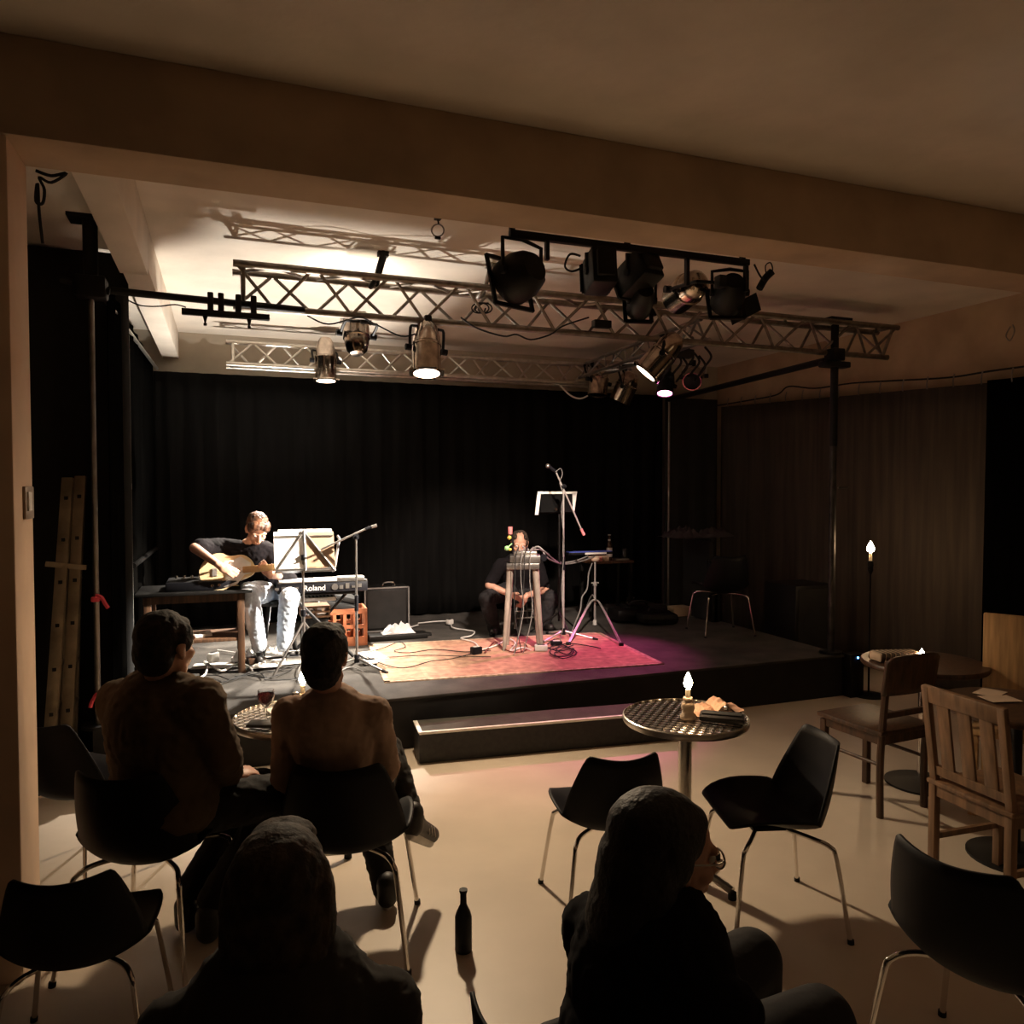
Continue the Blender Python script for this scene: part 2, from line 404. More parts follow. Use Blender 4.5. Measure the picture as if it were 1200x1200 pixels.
# guitar
gb = at(267, 670, 6.19); ge = at(372, 661, 6.12)
ax = (ge-gb).normalized(); gn = V((.10, -.93, .30)); gn = (gn-ax*gn.dot(ax)).normalized(); gu = gn.cross(ax) if gn.cross(ax).z > 0 else ax.cross(gn)
GB = basis(ax, gu, gn)
def gq(x, y, z=0): return gb+ax*x+gu*y+gn*z
t = thing('electric_guitar', 'butterscotch electric guitar with white pickguard on the guitarist lap', 'guitar', gb)
outl = []
for i in range(48):                                   # single cut body
    a = 2*PI*i/48; x = .20*math.cos(a); y = .150*math.sin(a)
    y *= 1-.22*math.exp(-((x-.03)/.07)**2); 
    if x < 0: y *= 1.06
    if x > .09 and y < 0: x -= .10*math.exp(-((a-5.62)/.30)**2)
    outl.append((x, y))
mb = MB().prism(outl, -.022, .022); mb.v = [gq(p.x, p.y, p.z) for p in mb.v]; mb.build('body', guitar_m, t)
pg = [(.17, .05), (.10, .105), (.03, .075), (.0, .03), (-.02, -.055), (.02, -.12), (.07, -.10), (.12, -.04), (.17, -.03)]
mb = MB().prism(pg, .0222, .0255); mb.v = [gq(p.x, p.y, p.z) for p in mb.v]; mb.build('pickguard', pick_m, t, smooth=False)
L_ = (ge-gb).length
mb = MB().box((.12+(L_-.2)/2, 0, .020), (L_-.18, .050, .024), bev=.006); mb.v = [gq(p.x, p.y, p.z) for p in mb.v]; mb.build('neck', maple, t)
mb = MB().prism([(L_-.08, -.025), (L_+.03, -.05), (L_+.10, -.02), (L_+.10, .03), (L_-.02, .035), (L_-.08, .025)], .008, .022); mb.v = [gq(p.x, p.y, p.z) for p in mb.v]; mb.build('headstock', maple, t)
for i in range(6):
    mb = MB().cyl((L_-.04+i*.025, .035, .015), (L_-.04+i*.025, .052, .015), .006); mb.v = [gq(p.x, p.y, p.z) for p in mb.v]; mb.build('tuning_peg', chrome, t)
mb = MB().box((-.09, 0, .026), (.035, .06, .006)).box((.0, -.0, .026), (.02, .08, .010), Euler((0, 0, R(12))).to_matrix()); mb.v = [gq(p.x, p.y, p.z) for p in mb.v]; mb.build('bridge', satin, t)
mb = MB().box((-.06, -.105, .024), (.16, .026, .004)); mb.v = [gq(p.x, p.y, p.z) for p in mb.v]; mb.build('control_plate', satin, t)
for x in (-.11, -.06): mb = MB().cyl((x, -.105, .024), (x, -.105, .045), .010); mb.v = [gq(p.x, p.y, p.z) for p in mb.v]; mb.build('knob', chrome, t)
b = MB()
for i in range(6): b.cyl(gq(-.10, -.019+i*.0075, .036), gq(L_-.05, -.016+i*.0064, .034), .0009, n=5)
b.build('strings', chrome, t)
# ---- crouching player
ph = at(609, 637, 7.02)
t = thing('person', 'crouching player in black on a low stool with clasped hands behind the patch table', 'person', (ph.x, 7.2, ZS))
neck = at(608, 655, 7.12); sr = at(587, 662, 7.12); sl = at(630, 663, 7.14); hip = V((S1.x, 7.24, ZS+.37))
er, wr = at(573, 686, 6.98), at(599, 697, 6.84); el, wl = at(639, 691, 6.96), at(617, 698, 6.84)
kr_, ar = at(570, 701, 6.88), at(580, 741, 6.93); kl_, al = at(646, 701, 6.90), at(634, 741, 6.95)
b = MB(); P_, B_ = head(b, ph, (-.30, -.86, -.34), (-.05, -.3, .95), 1.0)
b.cap(neck, ph+V((0, .03, -.04)), .056, .050); torso(b, hip, neck, sr, sl); arm(b, sr, er, wr); arm(b, sl, el, wl)
leg(b, hip+V((-.09, 0, 0)), kr_, ar); leg(b, hip+V((.09, 0, 0)), kl_, al)
hand(b, wr, (.75, -.25, -.35), (0, -.7, .7), 1.0, .7, -1); hand(b, wl, (-.55, -.2, -.75), (.4, -.8, .2), 1.0, .8, 1)
fused('body', b, .0065, skin, t, 4); eyes(P_, 1, t)
b = MB(); b.ell(P_(0, -.035, .050), (.080, .085, .074), B_).ell(P_(0, -.060, -.015), (.074, .052, .085), B_)
for s_ in (-1, 1): b.ell(P_(s_*.066, .0, .03), (.018, .045, .05), B_).ell(P_(s_*.05, .03, .082), (.02, .03, .02), B_)
fused('hair', b, .006, hair_bl, t, 2, .006)
b = MB(); torso(b, hip, neck-V((0, 0, .015)), sr, sl, .018); b.cap(sr, sr.lerp(er, .86), .068, .058).cap(sl, sl.lerp(el, .86), .068, .058)
fused('shirt', b, .009, tee, t, 6, .004)
b = MB(); b.ell(hip, (.17, .15, .12)); leg(b, hip+V((-.09, 0, 0)), kr_, ar, .022); leg(b, hip+V((.09, 0, 0)), kl_, al, .022)
fused('trousers', b, .009, dark_jeans, t, 4, .005)
for a_, dx in ((ar, -.06), (al, .05)): shoe('shoe', V((a_.x, a_.y+.04, ZS+.045)), V((a_.x+dx, a_.y-.13, ZS+.042)), shoe_m, t, .042)
# ---- seated man, left foreground
mh = W(195, 758, 2.78)
t = thing('person', 'man in olive brown jacket seated with his back turned, head facing the stage', 'person', (-.1, 2.9, 0))
neck = W(190, 806, 2.80); sl = W(140, 822, 2.92); sr = W(236, 822, 2.70); hip = W(192, 968, 2.86); hip.z = .56
hl, hr = hip+V((-.02, .10, 0)), hip+V((.10, -.04, 0))
er, wr = W(262, 884, 2.72), W(270, 910, 2.94); el = W(150, 910, 3.02); wl = W(232, 905, 3.18)
kr_ = V((hip.x+.47, hip.y+.16, .56)); ar = V((hip.x+.20, hip.y+.06, .11))
kr_ = W(335, 930, 3.05); ar = W(250, 1052, 2.98); kl_ = W(305, 922, 3.32); al = W(225, 1040, 3.05)
mf = V((.62, .78, .0))
b = MB(); P_, B_ = head(b, mh, V((.66, .75, -.02)), (0, 0, 1), 1.06)
b.cap(neck-V((0, 0, .02)), mh+V((-.02, -.02, -.05)), .060, .054); torso(b, hip, neck, sl, sr, 0, 1.15); arm(b, sr, er, wr); arm(b, sl, el, wl)
leg(b, hr, kr_, ar); leg(b, hl, kl_, al)
hand(b, wr, W(292, 903, 3.02)-wr, (0, -.3, .95), 1.08, .8, -1); hand(b, wl, W(285, 897, 3.2)-wl, (0, 0, 1), 1.05, .9, 1)
fused('body', b, .007, skin, t, 4); eyes(P_, 1.06, t)
b = MB(); b.ell(P_(0, -.025, .05), (.086, .100, .086), B_).ell(P_(0, -.055, -.01), (.080, .066, .088), B_).ell(P_(0, .030, .074), (.068, .05, .034), B_)
for s_ in (-1, 1): b.ell(P_(s_*.072, .005, .035), (.018, .045, .055), B_)
fused('hair', b, .007, hair_dk, t, 4, .003)
b = MB(); torso(b, hip+V((0, 0, .02)), neck-V((0, 0, .01)), sl, sr, .036, 1.2); arm(b, sr, er, V(er).lerp(wr, .80), .026); arm(b, sl, el, V(el).lerp(wl, .85), .026)
b.cap(sl.lerp(neck, .55)+V((0, 0, .02)), sr.lerp(neck, .55)+V((0, 0, .02)), .062)
jk = fused('jacket', b, .011, olive, t, 6, .006)
b = MB(); b.tube([neck+V((.075*math.cos(a), .07*math.sin(a), .012+.012*math.sin(a))) for a in [2*PI*i/14 for i in range(15)]], .024, 8)
b.build('collar', olive, jk)
b = MB(); b.ell(hip, (.18, .17, .13)); leg(b, hr, kr_, ar, .024); leg(b, hl, kl_, al, .024)
fused('jeans', b, .010, dark_jeans, t, 4, .005)
for a_ in (ar, al): shoe('shoe', V((a_.x-.02, a_.y-.03, .05)), V((a_.x+.12, a_.y+.12, .045)), shoe_m, t, .045)
# ---- seated woman, centre left
wh = W(381, 770, 2.80)
t = thing('person', 'short haired person in dusty pink jumper seated with legs crossed, seen from behind', 'person', (.55, 3.0, 0))
neck = W(386, 815, 2.82); sl = W(340, 838, 2.86); sr = W(438, 838, 2.86); hip = W(405, 968, 2.95); hip.z = .55
hl, hr = hip+V((-.09, .06, 0)), hip+V((.09, .03, 0))
er, wr = W(452, 900, 2.92), W(420, 930, 3.12); el, wl = W(334, 910, 2.95), W(375, 935, 3.15)
kr_, ar = W(458, 905, 3.36), W(482, 960, 3.18); kr_ = W(452, 880, 3.34); kl_, al = W(428, 925, 3.42), W(452, 1040, 3.22)
b = MB(); P_, B_ = head(b, wh, V((.36, .92, -.08)), (0, .05, 1), .97)
b.cap(neck-V((0, 0, .02)), wh+V((0, -.01, -.05)), .054, .050); torso(b, hip, neck, sl, sr, 0, 1.0); arm(b, sr, er, wr); arm(b, sl, el, wl)
leg(b, hr, kr_, ar); leg(b, hl, kl_, al)
hand(b, wr, wl-wr, (0, -.2, 1), .95, .8, -1); hand(b, wl, wr-wl+V((0, .05, .02)), (0, -.2, 1), .95, .8, 1)
fused('body', b, .007, skin, t, 4); eyes(P_, .97, t)
b = MB(); b.ell(P_(0, -.020, .048), (.082, .098, .084), B_).ell(P_(0, -.05, -.025), (.074, .062, .090), B_).ell(P_(0, .05, .09), (.066, .05, .036), B_)
for s_ in (-1, 1): b.ell(P_(s_*.070, -.01, .03), (.016, .05, .055), B_)
fused('hair', b, .007, hair_dk, t, 3, .004)
b = MB(); torso(b, hip+V((0, 0, .02)), neck-V((0, 0, .035)), sl, sr, .022, 1.1); arm(b, sr, er, V(er).lerp(wr, .9), .018); arm(b, sl, el, V(el).lerp(wl, .9), .018)
fused('jumper', b, .010, rose, t, 6, .005)
b = MB(); b.ell(hip, (.18, .16, .13)); leg(b, hr, kr_, ar, .020); leg(b, hl, kl_, al, .020)
fused('trousers', b, .010, grey_wool, t, 4, .005)
s1 = shoe('sneaker', W(484, 968, 3.16), W(505, 978, 3.34), shoe_m, t, .044, white_r, .055)
hx, tx = W(484, 968, 3.16), W(505, 978, 3.34); d = (tx-hx).normalized(); sd = d.cross(V((0, 0, 1))).normalized()
for k in (.42, .58, .74): MB().cap(hx.lerp(tx, k)+sd*.040+V((0, 0, -.012)), hx.lerp(tx, k+.05)+sd*.030+V((0, 0, .026)), .004).build('stripe', white_r, s1)
shoe('sneaker', V((al.x, al.y-.03, .05)), V((al.x+.03, al.y+.17, .045)), shoe_m, t, .043, white_r)
# ---- foreground woman with black hair
fh = W(787, 1000, 1.63)
t = thing('person', 'person with long black hair and glasses in the foreground looking to the right', 'person', (fh.x-.1, fh.y, 0))
ff = V((.97, -.06, -.14)); neck = fh+V((-.05, -.02, -.15)); sl = neck+V((-.06, .17, -.07)); sr = neck+V((.04, -.18, -.07)); hip = V((neck.x-.06, neck.y-.02, .56))
hl, hr = hip+V((.04, .09, 0)), hip+V((.04, -.09, 0)); kl_, kr_ = hip+V((.46, .22, .0)), hip+V((.46, -.02, .0)); al, ar = V((kl_.x+.02, kl_.y+.02, .10)), V((kr_.x+.02, kr_.y, .10))
el, er = sl+V((.06, .06, -.28)), sr+V((.08, -.04, -.28)); wl, wr = el+V((.22, .02, -.04)), er+V((.22, .06, -.04))
b = MB(); P_, B_ = head(b, fh, ff, (0.05, 0, 1), .98)
b.cap(neck-V((0, 0, .02)), fh+V((-.02, -.01, -.05)), .052, .050); torso(b, hip, neck, sl, sr); arm(b, sl, el, wl); arm(b, sr, er, wr); leg(b, hl, kl_, al); leg(b, hr, kr_, ar)
hand(b, wl, (.9, -.2, -.1), (0, 0, 1), .95, .7, 1); hand(b, wr, (.9, .2, -.1), (0, 0, 1), .95, .7, -1)
fused('body', b, .0065, skin, t, 3); eyes(P_, .98, t)
b = MB(); b.ell(P_(0, -.045, .05), (.094, .110, .090), B_).ell(P_(0, -.08, -.04), (.098, .085, .13), B_).ell(P_(0, -.095, -.15), (.105, .075, .15), B_).ell(P_(0, .012, .080), (.066, .055, .034), B_)
for s_ in (-1, 1): b.ell(P_(s_*.076, -.035, .02), (.020, .045, .070), B_).ell(P_(s_*.080, -.065, -.09), (.028, .040, .12), B_)
fused('hair', b, .007, hair_bk, t, 5, .0015)
g = MB()
for s_ in (-1, 1):
    cc = P_(s_*.032, .096, .004); g.tube([cc+B_ @ V((.024*math.cos(a), 0, .019*math.sin(a))) for a in [2*PI*i/16 for i in range(17)]], .0022, 6, smooth=False)
    g.tube([P_(s_*.056, .094, .008), P_(s_*.076, .06, .010), P_(s_*.082, -.01, .012)], .0022, 6)
g.tube([P_(-.008, .098, .006), P_(.008, .098, .006)], .002, 6); g.build('glasses', steel, t)
b = MB(); torso(b, hip+V((0, 0, .02)), neck-V((0, 0, .02)), sl, sr, .026, 1.1); arm(b, sl, el, V(el).lerp(wl, .9), .02); arm(b, sr, er, V(er).lerp(wr, .9), .02)
fused('jumper', b, .011, tee, t, 6, .005)
b = MB(); b.ell(hip, (.16, .16, .13)); leg(b, hl, kl_, al, .022); leg(b, hr, kr_, ar, .022); fused('trousers', b, .011, dark_jeans, t, 4)
for a_ in (al, ar): shoe('shoe', V((a_.x-.02, a_.y, .05)), V((a_.x+.16, a_.y+.05, .045)), shoe_m, t)
# ---- foreground person with dull brown hair
fh = W(328, 1046, 1.42)
t = thing('person', 'person with dull brown shoulder length hair in the near foreground seen from behind', 'person', (fh.x, fh.y, 0))
neck = fh+V((0, -.03, -.15)); sl = neck+V((-.18, .03, -.08)); sr = neck+V((.18, -.03, -.08)); hip = V((neck.x-.02, neck.y-.06, .56))
hl, hr = hip+V((-.09, .05, 0)), hip+V((.09, .03, 0)); kl_, kr_ = hip+V((-.06, .46, .0)), hip+V((.12, .44, .0)); al, ar = V((kl_.x, kl_.y-.10, .10)), V((kr_.x+.02, kr_.y-.12, .10))
el, er = sl+V((-.05, .05, -.28)), sr+V((.05, .05, -.28)); wl, wr = el+V((.06, .22, -.03)), er+V((-.06, .22, -.03))
b = MB(); P_, B_ = head(b, fh, (.2, .97, 0), (0, 0, 1), .97)
b.cap(neck-V((0, 0, .02)), fh+V((0, -.02, -.05)), .052, .050); torso(b, hip, neck, sl, sr); arm(b, sl, el, wl); arm(b, sr, er, wr); leg(b, hl, kl_, al); leg(b, hr, kr_, ar)
hand(b, wl, (.3, .9, -.1), (0, 0, 1), .95, .7, 1); hand(b, wr, (-.3, .9, -.1), (0, 0, 1), .95, .7, -1)
fused('body', b, .007, skin, t, 3); eyes(P_, .97, t)
b = MB(); b.ell(P_(0, -.022, .05), (.086, .102, .084), B_).ell(P_(0, -.055, -.03), (.088, .066, .105), B_).ell(P_(0, -.06, -.13), (.105, .055, .12), B_).ell(P_(0, .05, .085), (.064, .05, .036), B_)
for s_ in (-1, 1): b.ell(P_(s_*.082, -.02, -.04), (.024, .05, .11), B_)
fused('hair', b, .007, hair_bl, t, 5, .0025)
b = MB(); torso(b, hip+V((0, 0, .02)), neck-V((0, 0, .03)), sl, sr, .026, 1.1); arm(b, sl, el, V(el).lerp(wl, .9), .02); arm(b, sr, er, V(er).lerp(wr, .9), .02)
fused('jumper', b, .011, grey_wool, t, 6, .005)
b = MB(); b.ell(hip, (.17, .16, .13)); leg(b, hl, kl_, al, .022); leg(b, hr, kr_, ar, .022); fused('trousers', b, .011, dark_jeans, t, 4)
for a_ in (al, ar): shoe('shoe', V((a_.x, a_.y-.02, .05)), V((a_.x, a_.y+.18, .045)), shoe_m, t)
# ------------------------------------------------------------------ the setting
CEIL = 3.3
struct(MB().box((2, 3, -.05), (9, 13, .1)).build('floor', floor_m, smooth=False))
struct(MB().box((2, 3, CEIL+.05), (9, 13, .1)).build('ceiling', plaster, smooth=False))
struct(MB().box((2, 8.45, 1.7), (9, .16, 3.4)).build('wall_back', wall_paint, smooth=False))
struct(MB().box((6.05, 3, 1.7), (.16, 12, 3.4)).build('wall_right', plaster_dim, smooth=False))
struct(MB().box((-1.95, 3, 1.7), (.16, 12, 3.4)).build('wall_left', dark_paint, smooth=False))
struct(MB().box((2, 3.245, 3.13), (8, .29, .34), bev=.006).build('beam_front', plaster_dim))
b = MB().box((-.475, 4.2, 3.15), (.15, 1.65, .3), bev=.004).box((-.475, 6.7, 3.17), (.15, 3.36, .26), bev=.004)
struct(b.build('beam_left', plaster))
struct(MB().box((-1.2, 3.245, 1.48), (1.04, .28, 2.96), bev=.008).build('column_left', column_m))
# stage
t = thing('stage_platform', 'low black stage platform topped with grey carpet', 'stage', (2.1, 6.6, 0))
MB().box((2.07, 6.65, .165), (5.6, 3.24, .33)).build('fascia', fascia_m, t, smooth=False)
MB().box((2.07, 6.65, .34), (5.62, 3.27, .02), bev=.005).build('carpet_top', stage_m, t, smooth=False)
RZ = R(-5.6)
t = thing_local('stage_step', 'long low black step with white front edge before the stage', 'step', (2.12, 4.76, 0), RZ)
MB().box((0, 0, .095), (1.93, .27, .19), bev=.003).build('riser_box', step_side, t, smooth=False)
MB().box((0, .006, .1935), (1.92, .262, .006)).build('felt_top', step_top, t, smooth=False)
MB().box((0, -.1305, .194), (1.93, .022, .016)).box((-.956, .0, .1945), (.026, .25, .0105)).build('edge_tape', white_edge, t, smooth=False)
# rug
t = thing_local('rug', 'worn reddish rug laid across the stage carpet', 'rug', (2.225, 6.02, ST), R(-5.2))
MB().box((0, 0, .005), (2.12, 1.30, .01)).build('pile', rug_m, t, smooth=False)
b = MB().box((-1.08, 0, .0045), (.04, 1.38, .009)).box((1.08, 0, .0045), (.04, 1.38, .009)).box((0, .67, .0045), (2.2, .035, .009)).box((0, -.67, .0045), (2.2, .035, .009))
b.build('border', rug_border_m, t, smooth=False)

# ------------------------------------------------------------------ drapes
def drape(name, label, a, b, z0, z1, m, amp=.035, wl=.22, zt=None, n=None, cat='curtain', group=None):
    a, b = V(a), V(b); L = (b-a).length; d = (b-a)/L; nn = V((-d.y, d.x, 0))
    nx = n or max(12, int(L/wl*8)); nz = 10; vs = []
    for j in range(nz+1):
        f = j/nz
        for i in range(nx+1):
            s_ = i/nx*L
            top = z1 if zt is None else z1+(zt-z1)*i/nx
            ph = s_/wl*2*PI + 1.3*math.sin(s_*2.1)
            w = amp*(.55+.45*(1-f))*(math.sin(ph)+.35*math.sin(2.3*ph+1+f))*(.6+.4*noise.noise(V((s_*1.3, 3, 1))))
            p = a + d*s_ + nn*w
            vs.append((p.x, p.y, z0+(top-z0)*f))
    fs = [(j*(nx+1)+i, j*(nx+1)+i+1, (j+1)*(nx+1)+i+1, (j+1)*(nx+1)+i) for j in range(nz) for i in range(nx)]
    mb = MB().add(vs, fs)
    o = mb.build(name, m, org=((a.x+b.x)/2, (a.y+b.y)/2, z0))
    solid(o, .006); return tag(o, label, cat, group)
drape('stage_curtain', 'wide black velvet backdrop curtain across the back of the stage', (-.62, 8.2, 0), (5.05, 8.2, 0), ST+.02, 2.88, velvet)
drape('stage_curtain', 'narrow deep black curtain leg at the right end of the backdrop', (5.0, 8.05, 0), (5.74, 8.05, 0), .02, 2.84, dark_paint, .02, .3)
drape('side_curtain', 'charcoal drape running along the left side of the stage behind the pole', (-.62, 8.12, 0), (-.62, 5.08, 0), ST+.02, 2.94, velvet_left, .022, .34)
drape('masking_curtain', 'black masking curtain from floor to ceiling behind the ladder', (-1.84, 5.66, 0), (-.57, 5.66, 0), .01, 3.28, dark_paint, .02, .3)
drape('wall_curtain', 'dark brown drape hung along the right wall below a sagging wire', (5.84, 4.42, 0), (5.84, 8.1, 0), .02, 2.60, brown_drape, .022, .42, zt=2.76)
drape('wall_curtain', 'black drape at the far right end of the brown wall drape', (5.82, 2.9, 0), (5.82, 4.5, 0), .02, 2.58, velvet_left, .03, .3, zt=2.62)
# wire with rings above the brown drape
pts = [WY(1215, 430, 4.1)] + [V((5.86, y, z)) for y, z in ((4.5, 2.70), (4.9, 2.70), (5.5, 2.75), (6.0, 2.79), (6.5, 2.80), (6.9, 2.87), (7.1, 2.80), (7.6, 2.79), (8.2, 2.79))]
pts[0] = V((5.86, 3.9, 2.69))
t = thing('curtain_wire', 'sagging black wire with small hooks along the right wall', 'wire', (5.86, 6, 2.7))
MB().tube(pts, .008, 6).build('wire', black_r, t)
for i in range(15):
    y = 4.3+i*.26; z = 2.61+(y-4.42)*.0435
    MB().tube([(5.83, y, z+.09), (5.815, y, z+.03), (5.82, y, z-.02)], .006, 5).build('hook', steel, t)

# ------------------------------------------------------------------ poles and pipes
def pole(name, label, x, y, z0, z1, r, top_r, zs):
    t = thing(name, label, 'pole', (x, y, z0))
    MB().cyl((x, y, z0+.02), (x, y, zs), r, n=14).build('lower_tube', steel if x < 0 else dark_steel, t)
    MB().cyl((x, y, zs), (x, y, z1-.02), top_r, n=14).build('upper_tube', black_m, t)
    MB().cyl((x, y, z0), (x, y, z0+.02), .09, n=20).build('base_plate', black_m, t)
    MB().box((x, y, z1-.01), (.22, .16, .02)).build('head_plate', black_m, t, smooth=False)
    return t
t = pole('truss_pole', 'scuffed steel truss pole standing at the left stage corner', -.70, 5.03, ST, CEIL, .016, .04, 2.86)
MB().box((-.70, 5.03, 2.90), (.17, .13, .13), bev=.02).cyl((-.85, 5.0, 2.93), (-.6, 5.0, 2.88), .02).build('clamp', black_m, t)
t = pole('truss_pole', 'black truss pole standing at the right stage corner', 4.80, 5.10, ST, 3.16, .028, .032, 2.1)
MB().box((4.80, 5.10, 2.78), (.26, .10, .05), bev=.01).box((4.80, 5.10, 2.86), (.12, .12, .10), bev=.01).build('clamp', black_m, t)
MB().box((4.86, 5.05, 1.75), (.10, .012, .012)).build('lever', steel, t)
t = thing('truss_pole', 'thin steel pole rising before the backdrop near its right end', 'pole', (4.98, 7.93, 0))
MB().cyl((4.98, 7.93, .01), (4.98, 7.93, 2.95), .014).build('tube', steel, t)
MB().cyl((4.98, 7.93, 0), (4.98, 7.93, .012), .08, n=20).build('base_plate', black_m, t)
for i, (z, lab) in enumerate(((1.105, 'pink red tape flag knotted on the left pole, upper one'), (.53, 'pink red tape flag knotted on the left pole, lower one'))):
    s_ = 1 if i == 0 else -1
    b = MB().tube([(-.70, 5.005, z+.02), (-.69+.02*s_, 5.0, z+.01), (-.69+.04*s_, 5.0, z-.03), (-.685+.05*s_, 5.0, z-.055)], .012, 6).box((-.70, 5.005, z), (.045, .045, .03), bev=.006)
    tag(b.build('tape_flag', red_tape, org=(-.70, 5.0, z)), lab, 'tape', 'tape flags on the left pole')
o = MB().cyl((-.64, 5.1, 2.86), (-.58, 8.1, 2.89), .014).build('curtain_pipe', alu, org=(-.6, 6.6, 2.87))
tag(o, 'bright thin pipe running back above the left side drape', 'pipe')
o = MB().cyl((-.60, 6.0, 1.20), (-.60, 7.9, 1.18), .02).build('hand_rail', black_m, org=(-.6, 7, 1.2))
tag(o, 'dark horizontal rail along the left side drape', 'rail')
o = MB().box((-.597, 5.9, 1.76), (.012, .012, .04)).cyl((-.597, 5.9, .5), (-.597, 5.9, 2.8), .005).build('pull_cord', grey_cable, org=(-.6, 5.9, 1.7))
tag(o, 'thin cord with a pale toggle hanging down the left side drape', 'cord')
t = thing('cross_pipe', 'dark pipe joining the left pole to the front truss', 'pipe', (-.2, 5.1, 2.89))
MB().cyl((-.72, 5.04, 2.90), (.5, 5.1, 2.885), .022).build('tube', black_m, t)
for x in (-.06, .0, .10, .19):
    MB().box((x, 5.07, 2.875), (.035, .06, .13), bev=.008).build('clamp', black_m, t)
t = thing('hanging_bar', 'short black bar clamped under the cross pipe', 'bar', (.03, 5.05, 2.80))
MB().box((.03, 5.0, 2.80), (.50, .04, .036), bev=.004).build('bar', black_m, t)
for x in (-.09, .16):
    MB().cyl((x, 5.0, 2.78), (x, 5.0, 2.74), .014, .004).cyl((x, 5.0, 2.74), (x, 5.0, 2.725), .01).build('bolt', black_m, t)

# ------------------------------------------------------------------ trusses
def truss(name, label, a, b, h, w, r, apex_up, step, m):
    a, b = V(a), V(b); L = (b-a).length; d = (b-a)/L; s_ = V((-d.y, d.x, 0)); u = V((0, 0, 1))
    k = 1 if apex_up else -1
    offs = [u*(k*h/2), s_*(w/2)-u*(k*h/2), -s_*(w/2)-u*(k*h/2)]
    t = thing(name, label, 'truss', (a+b)/2)
    for o_ in offs:
        MB().cyl(a+o_, b+o_, r, n=12).build('chord', m, t)
    b_ = MB(); n = int(L/step); q = r*.48
    for o1, o2, ph in ((offs[0], offs[1], 0), (offs[0], offs[2], 1), (offs[1], offs[2], 0)):
        for i in range(n):
            p = a+d*(L*(i+.04)/n); e = a+d*(L*(i+.96)/n); mid = a+d*(L*(i+.5)/n)
            if ph: b_.cyl(p+o2, mid+o1, q, n=7).cyl(mid+o1, e+o2, q, n=7)
            else: b_.cyl(p+o1, mid+o2, q, n=7).cyl(mid+o2, e+o1, q, n=7)
    b_.build('lattice', m, t)
    for p in (a+d*.06, b-d*.06):
        e_ = MB()
        for i in range(3): e_.cyl(p+offs[i], p+offs[(i+1) % 3], q*1.2, n=8)
        e_.build('end_frame', m, t)
    return t
truss('lighting_truss', 'long front aluminium truss hung below the ceiling over the stage edge', (.07, 5.12, 3.0), (5.42, 5.14, 3.0), .235, .22, .023, False, .46, alu_shaded)
truss('lighting_truss', 'shorter rear aluminium truss just above the backdrop curtain', (.04, 7.72, 3.01), (4.35, 7.72, 3.0), .22, .2, .023, True, .46, alu)
o = MB().cyl((4.80, 5.2, 2.83), (4.98, 7.95, 2.80), .03).build('side_pipe', black_m, org=(4.9, 6.5, 2.8))
tag(o, 'dark pipe running from the right pole back to the rear corner', 'pipe')
truss('side_truss', 'dim truss joining front and rear trusses above the right lamps', (3.62, 5.3, 3.03), (3.72, 7.6, 3.03), .16, .16, .018, True, .4, steel)
for x, y, lab in ((1.0, 5.05, 'dark chain shackle holding the front truss above the left chrome lamp'), (1.75, 5.05, 'pale rope sling holding the front truss near its middle')):
    dk = x < 1.5
    b = MB().tube([(x, y, 3.30), (x-.03, y, 3.2), (x-.05, y+.02, 3.12), (x-.07, y+.1, 3.08)], .016, 6).tube([(x+.02, y, 3.30), (x, y+.1, 3.2), (x-.02, y+.14, 3.1)], .014, 6)
    b.box((x, y+.02, 3.285), (.07, .05, .03))
    tag(b.build('truss_sling', black_r if dk else steel, org=(x, y, 3.3)), lab, 'sling')

# ------------------------------------------------------------------ lamps
def par(name, label, lens, aim, r, L, m, lens_m, hang, ym=None, group=None, frame=True):
    lens, aim, hang = V(lens), V(aim).normalized(), V(hang)
    t = thing(name, label, 'stage lamp', lens, group)
    ax = -aim
    MB().lathe([(0, .012), (r*.9, .012), (r*.9, -.006), (r, -.006), (r, L*.50), (r*1.03, L*.51), (r*1.03, L*.55), (r*.95, L*.57), (r*.92, L*.7), (r*.78, L*.88), (r*.5, L*.98), (0, L)], lens, 28, ax).build('can', m, t)
    MB().lathe([(0, -.012), (r*.5, -.008), (r*.88, .006), (r*.88, .011), (0, .011)], lens, 28, ax).build('lens', lens_m, t)
    side = aim.cross(V((0, 0, 1)) if abs(aim.z) < .93 else V((1, 0, 0))).normalized()
    if abs(aim.z) >= .93: side = (V((1, .1, 0)) - aim*V((1, .1, 0)).dot(aim)).normalized()
    piv = lens+ax*L*.45; y0 = piv+side*(r+.02); y1 = piv-side*(r+.02)
    hd = hang-piv; hd = (hd-side*hd.dot(side))
    hn = hd.normalized(); k = max(.0, hd.length-.05)
    MB().tube([y0, y0+hn*k*.9, y0+hn*k-side*.03, hang-hn*.04+side*.02, hang-hn*.04-side*.02, y1+hn*k+side*.03, y1+hn*k*.9, y1], .010, 6, sub=3).build('yoke', ym or black_m, t)
    MB().cyl(y0-side*.01, y0+side*.03, .022).build('knob', black_p, t); MB().cyl(y1+side*.01, y1-side*.03, .022).build('knob', black_p, t)
    MB().box(hang, (.05, .06, .07), bev=.01).build('clamp', black_m, t)
    if frame:
        b = MB(); q = aim.to_track_quat('Z', 'Y').to_matrix()
        for i in range(4):
            a_ = q @ Matrix.Rotation(PI/2*i, 3, 'Z') @ V((r*1.04, 0, 0))
            b.box(lens+a_-aim*.004, (.03, r*1.3, .012), q @ Matrix.Rotation(PI/2*i, 3, 'Z'))
        b.build('gel_frame', m, t)
    return t
TY = 5.12
